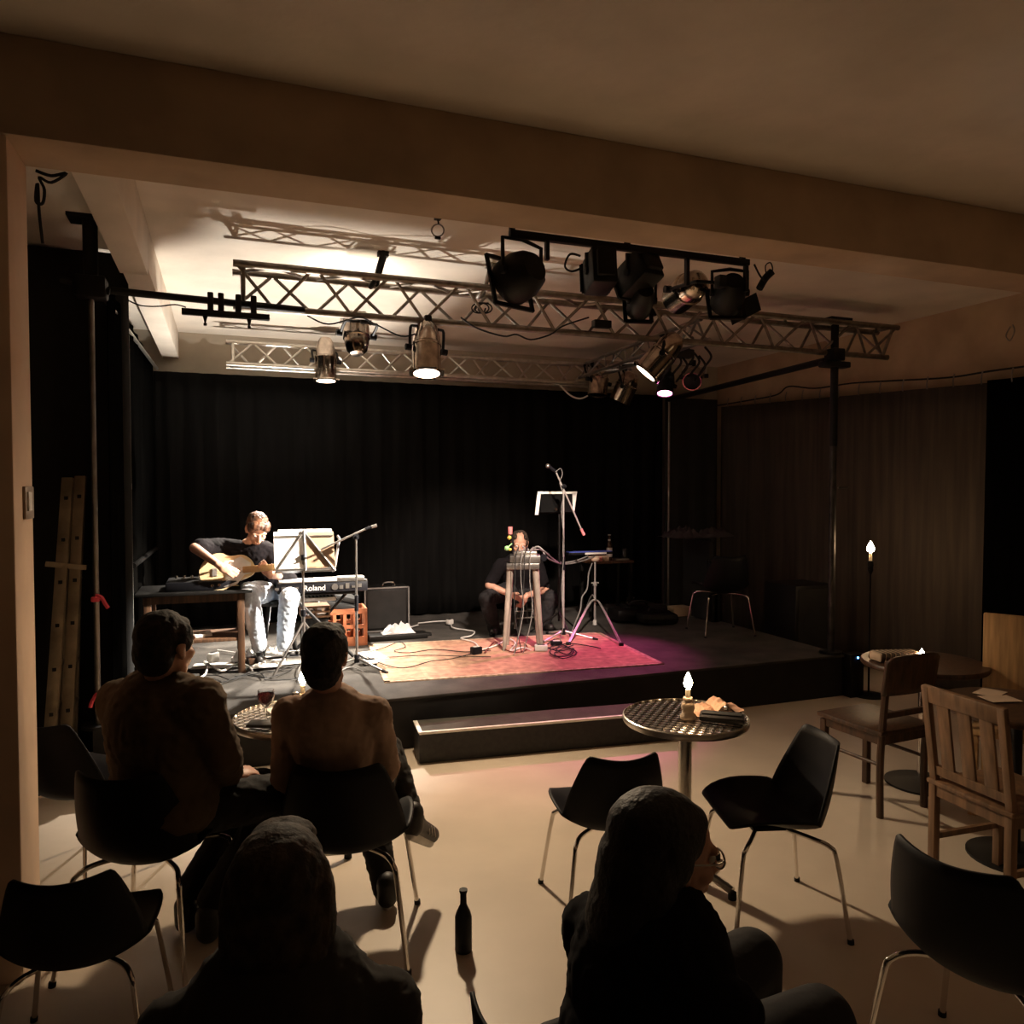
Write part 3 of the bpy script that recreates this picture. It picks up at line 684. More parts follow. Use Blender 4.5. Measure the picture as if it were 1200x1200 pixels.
pA = WY(500, 437, TY-.05); pB = WY(757, 437, TY-.0); pC = WY(382, 446, 7.60)
aimB = V((-.62, .32, -.8))
par('par_lamp', 'lit chrome can lamp under the middle of the front truss', pA, (-.05, -.22, -1), .098, .37, chrome_b, lens_w, (pA.x+.02, TY, 2.885))
par('par_lamp', 'lit chrome can lamp tilted left under the right half of the front truss', pB, aimB, .10, .37, chrome_b, lens_w, (pB.x+.15, TY, 2.885))
par('par_lamp', 'lit slim chrome can lamp pointing down from the rear truss', pC, (0, -.06, -1), .10, .42, chrome_b, lens_w, (pC.x, 7.70, 3.12))
pD = WY(417, 374, 5.42); aimD = V((.02, .30, .95))
par('par_lamp', 'chrome can lamp turned up to the ceiling above the slim lit one on the left', pD, aimD, .090, .27, chrome_b, lens_w, (pD.x+.02, 5.2, 2.885))
pE = WY(700, 463, 7.4); pF = WY(726, 470, 7.35)
par('par_lamp', 'small chrome can lamp at the right end of the rear truss, upright one', pE, (-.15, -.1, -1), .105, .33, chrome_b, glass, (pE.x+.04, 7.6, 3.1), frame=False)
par('par_lamp', 'small chrome can lamp near the rear truss end, tipped down to the right', pF, (-.35, .3, -1), .115, .33, chrome_b, glass, (pF.x+.2, 7.6, 3.1), frame=False)
pG = WY(779, 461, 6.8)
par('par_lamp', 'black lamp with a glowing pink lens below the right lamp cluster', pG, (-.22, -.30, -1), .085, .26, black_m, lens_p, (pG.x+.1, 6.9, 2.99), frame=False)
pH = WY(811, 447, 6.6)
par('par_lamp', 'chrome ringed can lamp facing left at the right of the pink lamp', pH, (-.55, -.62, -.45), .095, .3, chrome_b, black_p, (pH.x+.14, 6.8, 3.03), ym=alu, frame=False)
# a bar of black lamps under the front beam
t = thing('lamp_bar', 'black bar of stage lamps hung under the concrete beam', 'bar', (2.2, 3.62, 2.9))
a_ = WY(597, 276, 3.62); b_ = WY(877, 306, 3.62)
MB().box((a_+b_)/2, ((b_-a_).length, .035, .035), bev=.004).build('bar', black_m, t)
for u, v0, v1 in ((641, 278, 305), (805, 298, 335), (874, 305, 342)):
    p0, p1 = WY(u, v0, 3.62), WY(u, v1, 3.62)
    MB().box((p0+p1)/2, (.02, .025, (p0-p1).length)).build('hanger', black_m, t)
for u in (600, 735, 870):
    p = WY(u, 278+(u-597)*.107, 3.62); MB().box((p.x, p.y, (p.z+CEIL)/2), (.025, .025, CEIL-p.z)).build('drop_rod', black_m, t)
def flood(name, label, c, aim, w, h, dpt, rnd):
    """A black stage lantern: housing, square colour frame, yoke."""
    c, aim = V(c), V(aim).normalized(); t = thing(name, label, 'stage lamp', c)
    q = aim.to_track_quat('Z', 'Y').to_matrix()
    if rnd:
        MB().lathe([(0, -dpt*.5), (w*.3, -dpt*.5), (w*.42, -dpt*.3), (w*.5, 0), (w*.5, dpt*.5), (w*.44, dpt*.5), (w*.44, dpt*.3), (0, dpt*.3)], c, 28, aim).build('housing', black_m, t)
    else:
        MB().box(c, (w, h, dpt), q, bev=.015).box(c-aim*dpt*.55, (w*.7, h*.7, dpt*.15), q, bev=.01).build('housing', black_m, t)
    b = MB()
    for i in range(4):
        Q = q @ Matrix.Rotation(PI/2*i, 3, 'Z'); b.box(c+Q @ V((w*.53, 0, dpt*.5)), (.022, w*1.1, .012), Q)
    b.build('colour_frame', black_m, t)
    MB().tube([c+q @ V((w*.54, 0, 0)), c+q @ V((w*.55, 0, 0))+V((0, 0, w*.65)), c+V((0, 0, w*.72)), c+q @ V((-w*.55, 0, 0))+V((0, 0, w*.65)), c+q @ V((-w*.54, 0, 0))], .011, 6, smooth=False).build('yoke', black_m, t)
    for k in (1, -1): MB().cyl(c+q @ V((k*w*.5, 0, 0)), c+q @ V((k*w*.6, 0, 0)), .02).build('knob', black_p, t)
    return t
f1 = flood('flood_lamp', 'largest black lamp with round hood and square frame at the bar left end', WY(612, 322, 3.66), (-.35, .85, -.25), .245, .245, .19, True)
flood('flood_lamp', 'narrow black box lamp, second on the bar from the left', WY(703, 318, 3.66), (.15, .8, -.12), .135, .20, .2, False)
flood('flood_lamp', 'black lamp with a square hood in the middle of the dark cluster', WY(748, 322, 3.72), (-.2, .9, -.45), .15, .17, .22, False)
flood('flood_lamp', 'low black round lamp under the middle of the bar', WY(752, 352, 3.78), (.25, .85, -.3), .14, .14, .2, True)
pI = WY(793, 350, 4.16)
par('par_lamp', 'dull chrome can lamp seen from behind among the black cluster', pI, (.1, .96, -.12), .098, .30, chrome_b, glass, (pI.x-.05, 3.64, 2.90), frame=False)
fl = flood('flood_lamp', 'black round lamp with open barn door at the right end of the bar', WY(855, 343, 3.72), (.28, .75, -.42), .185, .185, .2, True)
c = WY(872, 362, 3.80); MB().box(c, (.20, .008, .11), (R(20), R(-28), R(-14))).build('barn_door', black_m, fl, smooth=False)
o = MB().tube([WY(890, 338, 3.72), WY(897, 326, 3.72), WY(905, 318, 3.7)], .022, 8).tube([WY(884, 310, 3.68), WY(890, 322, 3.7), WY(896, 330, 3.7)], .006, 6).tube([WY(897, 330, 3.7), WY(905, 318, 3.7), WY(903, 308, 3.7), WY(897, 312, 3.7), WY(899, 327, 3.7)], .004, 5)
tag(o.build('lamp_plug', black_r, org=WY(895, 325, 3.7)), 'loose plug and cable at the right end of the lamp bar', 'plug')
o = MB().tube([WY(680, 300, 3.66), WY(668, 298, 3.66), WY(662, 312, 3.66), WY(670, 318, 3.66), WY(682, 314, 3.66)], .006, 6)
tag(o.build('safety_wire', black_r, org=WY(670, 308, 3.66)), 'black cable loop left of the narrow box lamp', 'cable')
# ceiling ring, truss cables, dimmer
t = thing('ceiling_ring', 'thin metal ring hanging from the ceiling left of the black lamps', 'ring', WY(513, 256, 3.45))
c = WY(513, 270, 3.45)
q = fw.to_track_quat('Z', 'Y').to_matrix()
MB().tube([c+q @ V((.028*math.cos(a), .028*math.sin(a), 0)) for a in [2*PI*i/16 for i in range(17)]], .0035, 6, smooth=False).build('hoop', steel, t)
MB().box(WY(513, 256, 3.45), (.028, .028, .012)).cyl(WY(513, 257, 3.45), WY(514, 263, 3.45), .004).box(WY(513, 279, 3.45), (.026, .014, .009)).cyl(WY(513, 256, 3.45), WY(513, 246, 3.45), .006).build('hook', black_m, t)
o = MB().tube([c+V((.0, 0, 0)) for c in (V((5.95, 4.4, 3.06)), V((5.93, 4.37, 3.0)), V((5.92, 4.4, 2.93)), V((5.93, 4.44, 2.98)), V((5.95, 4.42, 3.05)))], .005, 6)
tag(o.build('wall_hook', steel, org=(5.94, 4.4, 3)), 'small ring hook high on the right wall above the drape', 'hook')
def cable(name, label, pts, r, m, group=None, cat='cable', sub=5):
    return tag(MB().tube(pts, r, 6, sub=sub).build(name, m, org=sum((V(p) for p in pts), V())/len(pts)), label, cat, group)
cable('truss_cable', 'dark cable looping along the lower chord of the front truss', [WY(u, v, 5.06) for u, v in ((540, 372), (560, 385), (590, 394), (605, 392), (622, 398), (645, 392), (660, 382), (690, 372))], .006, black_r)
cable('truss_cable', 'coiled cable hung inside the front truss near its middle', [WY(560+9*math.cos(a)+a*.6, 361+6*math.sin(a), 5.1) for a in [i*.7 for i in range(26)]], .005, black_r)
cable('truss_cable', 'pale cable hanging from the rear truss to the small chrome lamps', [WY(u, v, 7.6) for u, v in ((657, 452), (668, 463), (680, 467), (692, 462), (700, 458))], .009, white_cable)
cable('truss_cable', 'thin wire string under the left cross pipe', [WY(u, v, 5.05) for u, v in ((150, 352), (165, 358), (185, 359), (205, 357), (218, 360))], .004, black_r)
cable('truss_cable', 'thin wire running below the front truss between the chrome lamps', [WY(u, v, 5.1) for u, v in ((360, 370), (385, 380), (420, 372), (440, 380), (470, 394), (490, 390))], .005, black_r)
for i, (u, v) in enumerate(((705, 380), (758, 366))):
    o = MB().box(WY(u, v, 5.1), (.14, .06, .055), bev=.006)
    tag(o.build('dimmer_box', black_m, org=WY(u, v, 5.1)), ('small black box hung in the right half of the front truss', 'small black box behind the dark lamp cluster')[i], 'box')
o = MB().box(WY(793, 414, 6.4), (.34, .1, .08), (0, 0, 0), bev=.01)
for i in range(9):
    p = WY(770+i*7, 418+6*math.sin(i*2.1), 6.4); o.tube([p+V((0, 0, .05)), p+V((.04, -.05, -.05)), p+V((.01, .02, -.14)), p+V((-.05, 0, -.2))], .012, 6)
tag(o.build('cable_block', black_r, org=WY(793, 414, 6.4)), 'black socket block with dangling cables above the pink lamp', 'socket')
# coil of cable on the column head, plate on the column
cable('cable_coil', 'tangled black cable tied at the top of the left column', [WY(u, v, 3.42) for u, v in ((42, 200), (60, 206), (78, 203), (60, 214), (46, 208), (52, 222), (50, 238), (42, 236), (44, 215), (46, 250), (50, 285))], .006, black_r)
t = thing('wall_switch', 'small grey switch plate on the side of the left column', 'switch', (-.68, 3.3, 1.69))
MB().box((-.676, 3.29, 1.695), (.012, .13, .12), bev=.003).build('plate', plate_m, t)
MB().box((-.668, 3.27, 1.70), (.01, .05, .07), bev=.003).build('rocker', pick_m, t)

# ------------------------------------------------------------------ ladder
t = thing('ladder', 'folded aluminium ladder leaning against the black masking at the left', 'ladder', (-.93, 5.1, 0))
lad = mat('dusty ladder aluminium', (.50, .42, .30), .5, .55, var=.2, scale=6)
tops = (WY(80, 560, 5.44), WY(95, 558, 5.44)); bots = (G(55, 925, .0), G(76, 918, .0))
for i in range(2):
    a_, b_ = bots[i], tops[i]; d = (b_-a_); q = d.to_track_quat('Z', 'Y').to_matrix()
    MB().box((a_+b_)/2+V((0, 0, .02)), (.066, .03, d.length-.04), q, bev=.004).build('rail', lad, t)
    MB().box(a_+V((0, 0, .022)), (.075, .05, .04), bev=.005).build('foot', black_r, t)
for k in range(7):
    f = .08+k*.14
    for i in range(2):
        p = bots[i].lerp(tops[i], f)
        MB().cyl(p+V((0, -.018, .02)), p+V((.0, .33-.29*f, .02)), .017, n=10).build('rung', lad, t)
        MB().box(p+V((0, -.0165, .02)), (.022, .006, .022)).build('rung_socket', black_m, t)
for i in range(2):
    a_, b_ = bots[i]+V((0, .33, 0)), tops[i]+V((0, .04, 0))
    q = (b_-a_).to_track_quat('Z', 'Y').to_matrix()
    MB().box((a_+b_)/2+V((0, 0, .01)), (.05, .025, (b_-a_).length-.06), q, bev=.004).build('rail', lad, t)
p = bots[1].lerp(tops[1], .7)
MB().box(p+V((-.05, -.03, 0)), (.22, .02, .03), (0, R(8), 0)).build('latch', lad, t)
# ------------------------------------------------------------------ stage left: table, keyboard, stands
t = thing('side_table', 'dark wooden side table with lower shelf beside the guitarist', 'table', on(235, 795))
A = on(280, 789); B = A+V((-.60, .05, 0)); tz = .985
c = (A+B)/2+V((.0, .19, 0))
MB().box((c.x, c.y, tz-.012), (.80, .52, .024), bev=.005).build('tabletop', black_m, t)
MB().box((c.x, c.y, tz-.055), (.70, .42, .06)).build('apron', table_wood, t, smooth=False)
for dx in (-.32, .32):
    for dy in (-.19, .19):
        MB().box((c.x+dx, c.y+dy, (ZS+tz-.03)/2), (.05, .05, tz-.03-ZS), bev=.004).build('leg', table_wood, t)
MB().box((c.x, c.y, ZS+.26), (.66, .42, .025), bev=.003).build('shelf', table_wood, t)
TC = c
t = thing('turntable', 'flat black mixer with silver knobs on the side table', 'mixer', (c.x+.03, c.y, tz))
MB().box((c.x+.06, c.y-.02, tz+.035), (.52, .36, .066), bev=.008).build('body', black_p, t)
MB().box((c.x+.06, c.y-.02, tz+.069), (.48, .32, .003)).build('top_panel', black_m, t)
for i in range(5):
    MB().cyl((c.x-.14+i*.055, c.y+.08, tz+.068), (c.x-.14+i*.055, c.y+.08, tz+.092), .011).build('knob', chrome, t)
MB().tube([(c.x-.1, c.y-.08, tz+.08), (c.x+.0, c.y-.1, tz+.085), (c.x+.08, c.y-.09, tz+.075)], .004, 6).build('cable', grey_cable, t)
o = MB().box((c.x+.0, c.y-.06, ZS+.285), (.21, .15, .024), (0, R(-3), R(8)), bev=.002)
tag(o.build('paper_pad', paper, org=(c.x+.02, c.y-.06, ZS+.274)), 'white paper pad on the lower shelf of the side table', 'paper')
o = MB().box((c.x-.32, c.y+.06, tz+.0), (.01, .01, .001))
# an added uplighter, unseen behind the keyboard, brightening the stage ceiling
UL = V((.70, 6.98, ZS))
t = thing('added_uplighter', 'added unseen black can lamp on the stage floor behind the keyboard aimed upward', 'stage lamp', UL)
MB().lathe([(0, 0), (.07, 0), (.075, .02), (.075, .17), (.068, .17), (.068, .14), (0, .14)], UL, 24).build('can', black_m, t)
MB().cyl(UL+V((0, 0, .14)), UL+V((0, 0, .148)), .066, n=24).build('lens', lens_w, t)
# guitarist's stool
S0 = V((.42, 6.60, ZS))
t = thing('stool', 'black stool under the seated guitarist', 'stool', S0)
MB().lathe([(0, .44), (.16, .44), (.175, .46), (.17, .485), (0, .49)], S0, 24).build('seat', black_m, t)
for i in range(4):
    a = PI/4+i*PI/2; d = V((math.cos(a), math.sin(a), 0))
    MB().cyl(S0+d*.11+V((0, 0, .44)), S0+d*.19, .013).build('leg', black_m, t)
# music stand seen from behind, paper on both halves
post = on(356, 772); post.y = 6.02; post = V((WY(356, 760, 6.02).x, 6.02, ZS))
t = thing('music_stand', 'grey tripod music stand with its desk tilted, nearer the guitarist', 'music stand', post)
top = WY(356, 648, 6.02); hub = V((post.x, post.y, ZS+.42))
MB().cyl((post.x, post.y, ZS+.12), hub+V((0, 0, .0)), .013).cyl(hub, (post.x, post.y, top.z-.02), .009).build('post', steel, t)
for i, (u, v) in enumerate(((320, 795), (392, 778), (352, 758))):
    f = on(u, v) if i < 2 else V((post.x+.05, post.y+.42, ZS)); f.z = ZS+.012
    MB().cyl(hub+V((0, 0, -.04)), f, .009).build('leg', steel, t)
    MB().cyl((post.x, post.y, ZS+.16), (hub+V((0, 0, -.04))).lerp(f, .55), .005).build('strut', steel, t)
MB().cyl(hub, hub+V((0, 0, .05)), .02).cyl((post.x, post.y, ZS+.85), (post.x, post.y, ZS+.89), .016).build('collar', black_p, t)
dl = WY(325, 664, 6.05); q = Euler((R(-20), 0, R(0))).to_matrix()
dc = WY(357, 645, 6.04)
def dq(x, z, y=0): return dc+q @ V((x, y, z))
b = MB()
for z in (-.145, .115): b.cyl(dq(-.22, z), dq(.22, z), .006)
b.cyl(dq(0, .15), dq(-.20, -.14), .006).cyl(dq(0, .15), dq(.22, -.17), .010).cyl(dq(0, -.16), dq(0, .16), .011)
b.box(dq(.0, -.155, .03), (.44, .06, .006), q)
b.build('desk_frame', steel, t)
o = MB().box(dq(-.115, .005, .012), (.215, .004, .30), q)
tag(o.build('sheet_music', paper, org=dq(-.115, -.15, .012)), 'white sheet of music on the left half of the grey stand', 'sheet music')
o = MB().box(dq(.115, .01, .012), (.22, .004, .28), q)
tag(o.build('sheet_music', sheet_tan, org=dq(.115, -.14, .012)), 'buff sheet of music on the right half of the grey stand', 'sheet music')
o = MB().box(dq(.01, .155, .018), (.40, .005, .04), q).box(dq(.20, .05, .02), (.03, .005, .24), q)
tag(o.build('paper_folder', paper, org=dq(.01, -.1, .02)), 'white folder edge showing above the music sheets', 'folder')
o = MB().tube([dq(.255, .12, .03), dq(.27, .1, .03), dq(.22, -.15, .04), dq(.20, -.16, .04)], .011, 6, smooth=False)
tag(o.build('stand_bracket', grey_cable, org=dq(.25, 0, .03)), 'grey folded bracket arm right of the music sheets', 'bracket')
# keyboard on a stand
ky = 6.30
kl, kr = WY(325, 690, ky), WY(431, 678, ky); kz = (kl.z+kr.z)/2
kc = V(((kl.x+kr.x)/2, ky+.14, ZS+.60)); kw = kr.x-kl.x
t = thing('keyboard', 'black electronic keyboard with its lettered back panel facing the audience', 'keyboard', kc)
MB().box(kc, (kw, .28, .085), bev=.008).build('body', black_p, t)
MB().box(kc+V((0, .04, .046)), (kw*.94, .18, .008)).build('key_bed', pick_m, t)
MB().box(kc+V((.22, -.10, .06)), (.22, .09, .04), bev=.008).build('hump', steel, t)
MB().box(kc+V((0, -.12, .047)), (kw*.98, .05, .008)).build('rear_edge', steel, t)
def lettering(name, txt, size, loc, m, parent=None, rot=(PI/2, 0, 0), ext=.001):
    cu = bpy.data.curves.new(name, 'FONT'); cu.body = txt; cu.size = size; cu.extrude = ext; cu.align_x = 'CENTER'; cu.align_y = 'CENTER'
    ob = bpy.data.objects.new(name, cu); C.objects.link(ob)
    me = bpy.data.meshes.new_from_object(ob.evaluated_get(bpy.context.evaluated_depsgraph_get()))
    bpy.data.objects.remove(ob); bpy.data.curves.remove(cu)
    vs = [Euler(rot).to_matrix() @ v.co + V(loc) for v in me.vertices]
    mb = MB().add(vs, [tuple(p.vertices) for p in me.polygons]); bpy.data.meshes.remove(me)
    return mb.build(name, m, parent, smooth=False)
lettering('lettering', 'Roland', .062, kc+V((-.07, -.1415, -.004)), pick_m, t)
b = MB()
for i in range(14):
    x = kc.x-.36+i*.05
    if -.2 < x-kc.x < .06: continue
    MB().box((x, kc.y-.142, kc.z+.004*math.sin(i*3)), (.03, .006, .018+.012*(i % 3))).build('socket', steel, t, smooth=False)
MB().cyl(kc+V((.09, -.138, 0)), kc+V((.09, -.146, 0)), .026, n=20).build('badge', steel, t)
t = thing('keyboard_stand', 'black folding stand under the keyboard', 'stand', (kc.x, kc.y, ZS))
for s_ in (-1, 1):
    y = kc.y+s_*.10
    MB().cyl((kc.x-.24*s_, y, ZS+.015), (kc.x+.24*s_, y, ZS+.54), .014).build('leg', black_m, t)
    MB().cyl((kc.x-.26, y, ZS+.545), (kc.x+.26, y, ZS+.545), .014).build('rail', black_m, t)
kk = WY(372, 697, 6.14)
t = thing('small_keyboard', 'small white keyboard stacked below the black one', 'keyboard', (kk.x+.02, 6.42, kk.z-.02))
MB().box((kk.x+.03, 6.48, ZS+.49), (.30, .16, .03), bev=.005).build('body', pick_m, t)
for i in range(9): MB().box((kk.x-.09+i*.03, 6.46, ZS+.507), (.013, .08, .008)).build('black_key', black_p, t)
# wooden synth box, orange crate, amp, flat case with cloth
def openbox(name, label, cat, c, w, d, h, m, slots, rz=0, fm=None):
    t = thing_local(name, label, cat, c, rz)
    k = .018
    MB().box((0, 0, k/2+.001), (w, d, k)).build('bottom', m, t, smooth=False)
    for s_ in (-1, 1):
        MB().box((s_*(w/2-k/2), 0, h/2+.001), (k, d, h), bev=.002).build('end_panel', m, t)
        b = MB(); y = s_*(d/2-k/2)
        b.box((0, y, h*.12), (w-2*k, k, h*.24)).box((0, y, h*.93), (w-2*k, k, h*.14))
        for i in range(slots+1):
            b.box((-w/2+k+(w-2*k)*i/slots, y, h*.5), (.028, k, h*.8))
        b.box((0, y, h*.52), (w-2*k, k, h*.10))
        b.build('slatted_side', m, t, smooth=False)
    return t
p = on(403, 758)
openbox('bottle_crate', 'orange brown slatted crate beneath the keyboard end', 'crate', p+V((0.02, .16, 0)), .39, .30, .33, crate_m, 4, R(-3))
p = V((p.x, p.y, ZS))
o = MB().box(p+V((-.03, .15, .37)), (.34, .26, .065), (R(8), R(14), 0), bev=.02).box(p+V((-.01, .15, .43)), (.30, .22, .05), (R(6), R(16), R(6)), bev=.02)
tag(o.build('gear_bag', black_r, org=p+V((0, .15, .335))), 'dark soft bag lying on top of the orange crate', 'bag')
q0 = V((WY(370, 700, 6.52).x, 6.62, ZS))
t = thing('synth_box', 'open wooden box of electronics behind the grey music stand', 'box', q0)
MB().box(q0+V((0, 0, .16)), (.20, .20, .32), bev=.004).build('plinth', black_m, t)
for z in (.33, .37, .41): MB().box(q0+V((0, 0, z)), (.23, .24, .014)).build('shelf', pine, t, smooth=False)
for x in (-.11, 0, .11): MB().box(q0+V((x, 0, .37)), (.014, .22, .085)).build('divider', pine, t, smooth=False)
for x in (-.055, .055): MB().cyl(q0+V((x, -.11, .39)), q0+V((x, -.13, .39)), .012).build('knob', tan_paper, t)
q1 = V((WY(374, 730, 6.3).x, 6.36, ZS))
o = MB().box(q1+V((0, 0, .09)), (.14, .10, .14), bev=.03).ell(q1+V((.03, -.05, .17)), (.04, .03, .045)).ell(q1+V((-.02, -.06, .06)), (.04, .03, .05)).box(q1+V((0, 0, .01)), (.14, .12, .02))
tag(o.build('small_amplifier', tan_paper, org=q1), 'small buff coloured box amplifier below the wooden electronics box', 'amplifier')
ap = on(456, 741)
t = thing('guitar_amplifier', 'black guitar amplifier with a top handle before the backdrop', 'amplifier', ap+V((0, .16, 0)))
cA = ap+V((-.01, .16, .22))
MB().box(cA, (.44, .24, .43), bev=.012).build('cabinet', black_m, t)
MB().box(cA+V((0, -.121, 0)), (.37, .006, .36)).build('grille', fascia_m, t, smooth=False)
b = MB()
for s_ in (-1, 1): b.box(cA+V((s_*.214, -.121, 0)), (.012, .008, .42)).box(cA+V((0, -.121, s_*.209)), (.43, .008, .012))
b.build('trim', grey_cable, t, smooth=False)
MB().tube([cA+V((-.02, 0, .215)), cA+V((0, 0, .245)), cA+V((.08, 0, .245)), cA+V((.10, 0, .215))], .012, 6).build('handle', chrome, t)
cp = on(462, 748)
o = MB().box(cp+V((.02, -.03, .025)), (.55, .16, .05), bev=.008)
tag(o.build('flat_case', black_m, org=cp), 'long flat black case lying before the guitar amplifier', 'case')
def cloth(name, label, c, w, d, h, m, seed, cat):
    n = 18; vs = []
    for j in range(n+1):
        for i in range(n+1):
            x, y = (i/n-.5), (j/n-.5); e = max(0, 1-(abs(x)*2)**3)*max(0, 1-(abs(y)*2)**3)
            z = h*e*(.35+.75*abs(noise.noise(V((x*5+seed, y*5, seed)))) + .45*noise.noise(V((x*9, y*9+seed, 2))))
            vs.append(V(c)+V((x*w*(1+.1*noise.noise(V((y*4, seed, 0)))), y*d, max(.004, z))))
    fs = [(j*(n+1)+i, j*(n+1)+i+1, (j+1)*(n+1)+i+1, (j+1)*(n+1)+i) for j in range(n) for i in range(n)]
    o = MB().add(vs, fs).build(name, m, org=c); solid(o, .004, 1); return tag(o, label, cat)
cloth('crumpled_cloth', 'crumpled pale cloth lying on the flat black case', cp+V((.03, -.03, .05)), .30, .13, .14, mat('grey white cloth', (.62, .62, .64), .9), 3, 'cloth')
o = MB().box(on(492, 745)+V((0, 0, .012)), (.22, .07, .022), (0, 0, R(-6)), bev=.004)
tag(o.build('floor_box', black_m, org=on(492, 745)), 'low black strip box on the stage right of the crumpled cloth', 'box')
for i, (u, v, w_, d_, h_, lab) in enumerate(((327, 770, .26, .16, .11, 'white crumpled paper heaped right of the guitarist shoes'), (287, 776, .20, .14, .12, 'white crumpled paper heaped left of the guitarist shoes'), (312, 784, .22, .10, .05, 'small white crumpled paper on the stage edge before the guitarist'))):
    cloth('crumpled_paper', lab, on(u, v)+V((0, 0, .017)), w_, d_, h_, paper, 11+i*3, 'paper')
# microphone stand A
def mic_stand(name, label, base, ztop, legs, pivot_z, boom, mic_end, mat_=steel):
    t = thing(name, label, 'microphone stand', base)
    MB().cyl(base+V((0, 0, .06)), (base.x, base.y, (base.z+ztop)/2), .011).build('lower_tube', mat_, t)
    MB().cyl((base.x, base.y, (base.z+ztop)/2-.03), (base.x, base.y, ztop), .008).build('upper_tube', mat_, t)
    MB().cyl((base.x, base.y, (base.z+ztop)/2-.06), (base.x, base.y, (base.z+ztop)/2+.06), .016).build('grip_collar', black_p, t)
    MB().cyl(base+V((0, 0, .05)), base+V((0, 0, .11)), .022).build('hub', black_p, t)
    for a in legs:
        d = V((math.cos(R(a)), math.sin(R(a)), 0))
        l_ = MB().cyl(base+V((0, 0, .085)), base+d*.30+V((0, 0, .015)), .009).build('leg', mat_, t)
        MB().cyl(base+d*.27+V((0, 0, .025)), base+d*.32+V((0, 0, .012)), .012).build('rubber_foot', black_r, l_)
    a, b = boom
    MB().cyl(a, b, .0075).build('boom', mat_, t)
    k = a.lerp(b, .62) if name else a
    p = V((base.x, base.y, ztop))
    MB().cyl(p+V((0, -.022, 0)), p+V((0, .022, 0)), .022).cyl(p+V((0, -.05, -.0)), p+V((0, -.02, 0)), .008).build('clutch', black_p, t)
    return t
bs = V((WY(417, 775, 6.0).x, 5.95, ZS))
ptop = WY(414, 629, 5.95)
b1 = WY(376, 644, 5.95); b2 = WY(428, 620, 5.95)
ms = mic_stand('microphone_stand', 'chrome boom microphone stand between the music stand and the rug', bs, ptop.z, (-55, 190, 75), 0, (b1, b2), None, steel)
t = thing('microphone', 'slim black microphone at the tip of the chrome boom', 'microphone', b2)
MB().cyl(b2, WY(440, 616, 5.95), .010, .011).build('body', black_p, t)
MB().cyl(b2.lerp(WY(440, 616, 5.95), .6), WY(441.5, 615.5, 5.95), .013).build('grille', steel, t)
# ------------------------------------------------------------------ stage centre
# patch table with tapered legs
tl, tr = on(598, 766), on(640, 762); tz = 1.11
tcx = (tl.x+tr.x)/2; tcy = (tl.y+tr.y)/2+.13
t = thing('patch_table', 'small table with splayed grey tapered legs in front of the crouching player', 'table', (tcx, tcy, ZS))
TA = R(-21); TQ = Matrix.Rotation(TA, 3, 'Z')
def tq(x, y, z): return V((tcx, tcy, z))+TQ @ V((x, y, 0))
MB().box((tcx, tcy, tz-.03), (.28, .24, .05), TQ, bev=.005).build('frame', steel, t)
for sx in (-1, 1):
    for sy in (-1, 1):
        MB().cyl(tq(sx*.108, sy*.07, tz-.04), tq(sx*(.150-.012*sy), sy*.11, ZS), .030, .017, 12).build('leg', grey_k, t)
t = thing('modular_synth', 'metal patch box bristling with cables on the splayed leg table', 'synthesizer', (tcx, tcy, tz))
MB().box((tcx+.02, tcy, tz+.030), (.26, .20, .06), TQ, bev=.004).build('lower_case', steel, t)
MB().box((tcx+.03, tcy+.02, tz+.075), (.20, .14, .03), TQ, bev=.004).build('upper_case', alu, t)
for i in range(6): MB().cyl((tcx-.05+i*.033, tcy-.0, tz+.085), (tcx-.05+i*.033, tcy-.0, tz+.115), .006).build('plug', grey_cable, t)
MB().cyl((tcx+.145, tcy-.1, tz+.04), (tcx+.145, tcy-.125, tz+.04), .03).build('dial', black_p, t)
def knobstick(nm, label, u, v, m, r, y, cat='knob'):
    p = WY(u, v, y); return tag(MB().ell(p, (r, r, r*1.05)).cyl(p+V((0, 0, -r)), p+V((.01, 0, -.10)), .005).build(nm, m, org=p), label, cat)
rod = thing('sensor_rod', 'thin black rod with coloured knobs rising left of the player face', 'rod', (tcx-.10, tcy-.02, tz+.07))
b = MB(); r0 = V((tcx-.10, tcy-.02, tz+.07)); r1 = WY(598, 622, tcy-.02); b.tube([r0, (r0+r1)/2+V((.01, 0, 0)), r1], .006, 6); b.build('stem', black_p, rod)
MB().cyl(r1+V((0, 0, -.03)), r1+V((0, 0, .035)), .018, .02).build('red_cap', red_k, rod)
p = WY(597, 630, tcy-.03); MB().ell(p, (.018, .018, .018)).build('yellow_knob', yellow_k, rod)
p = WY(594, 642.5, tcy-.03); MB().ell(p, (.022, .022, .022)).cyl(p, r0.lerp(r1, .45), .006).build('green_knob', green_k, rod)
p = WY(598, 644, tcy-.04); MB().ell(p, (.013, .013, .013)).build('orange_knob', yellow_k, rod)
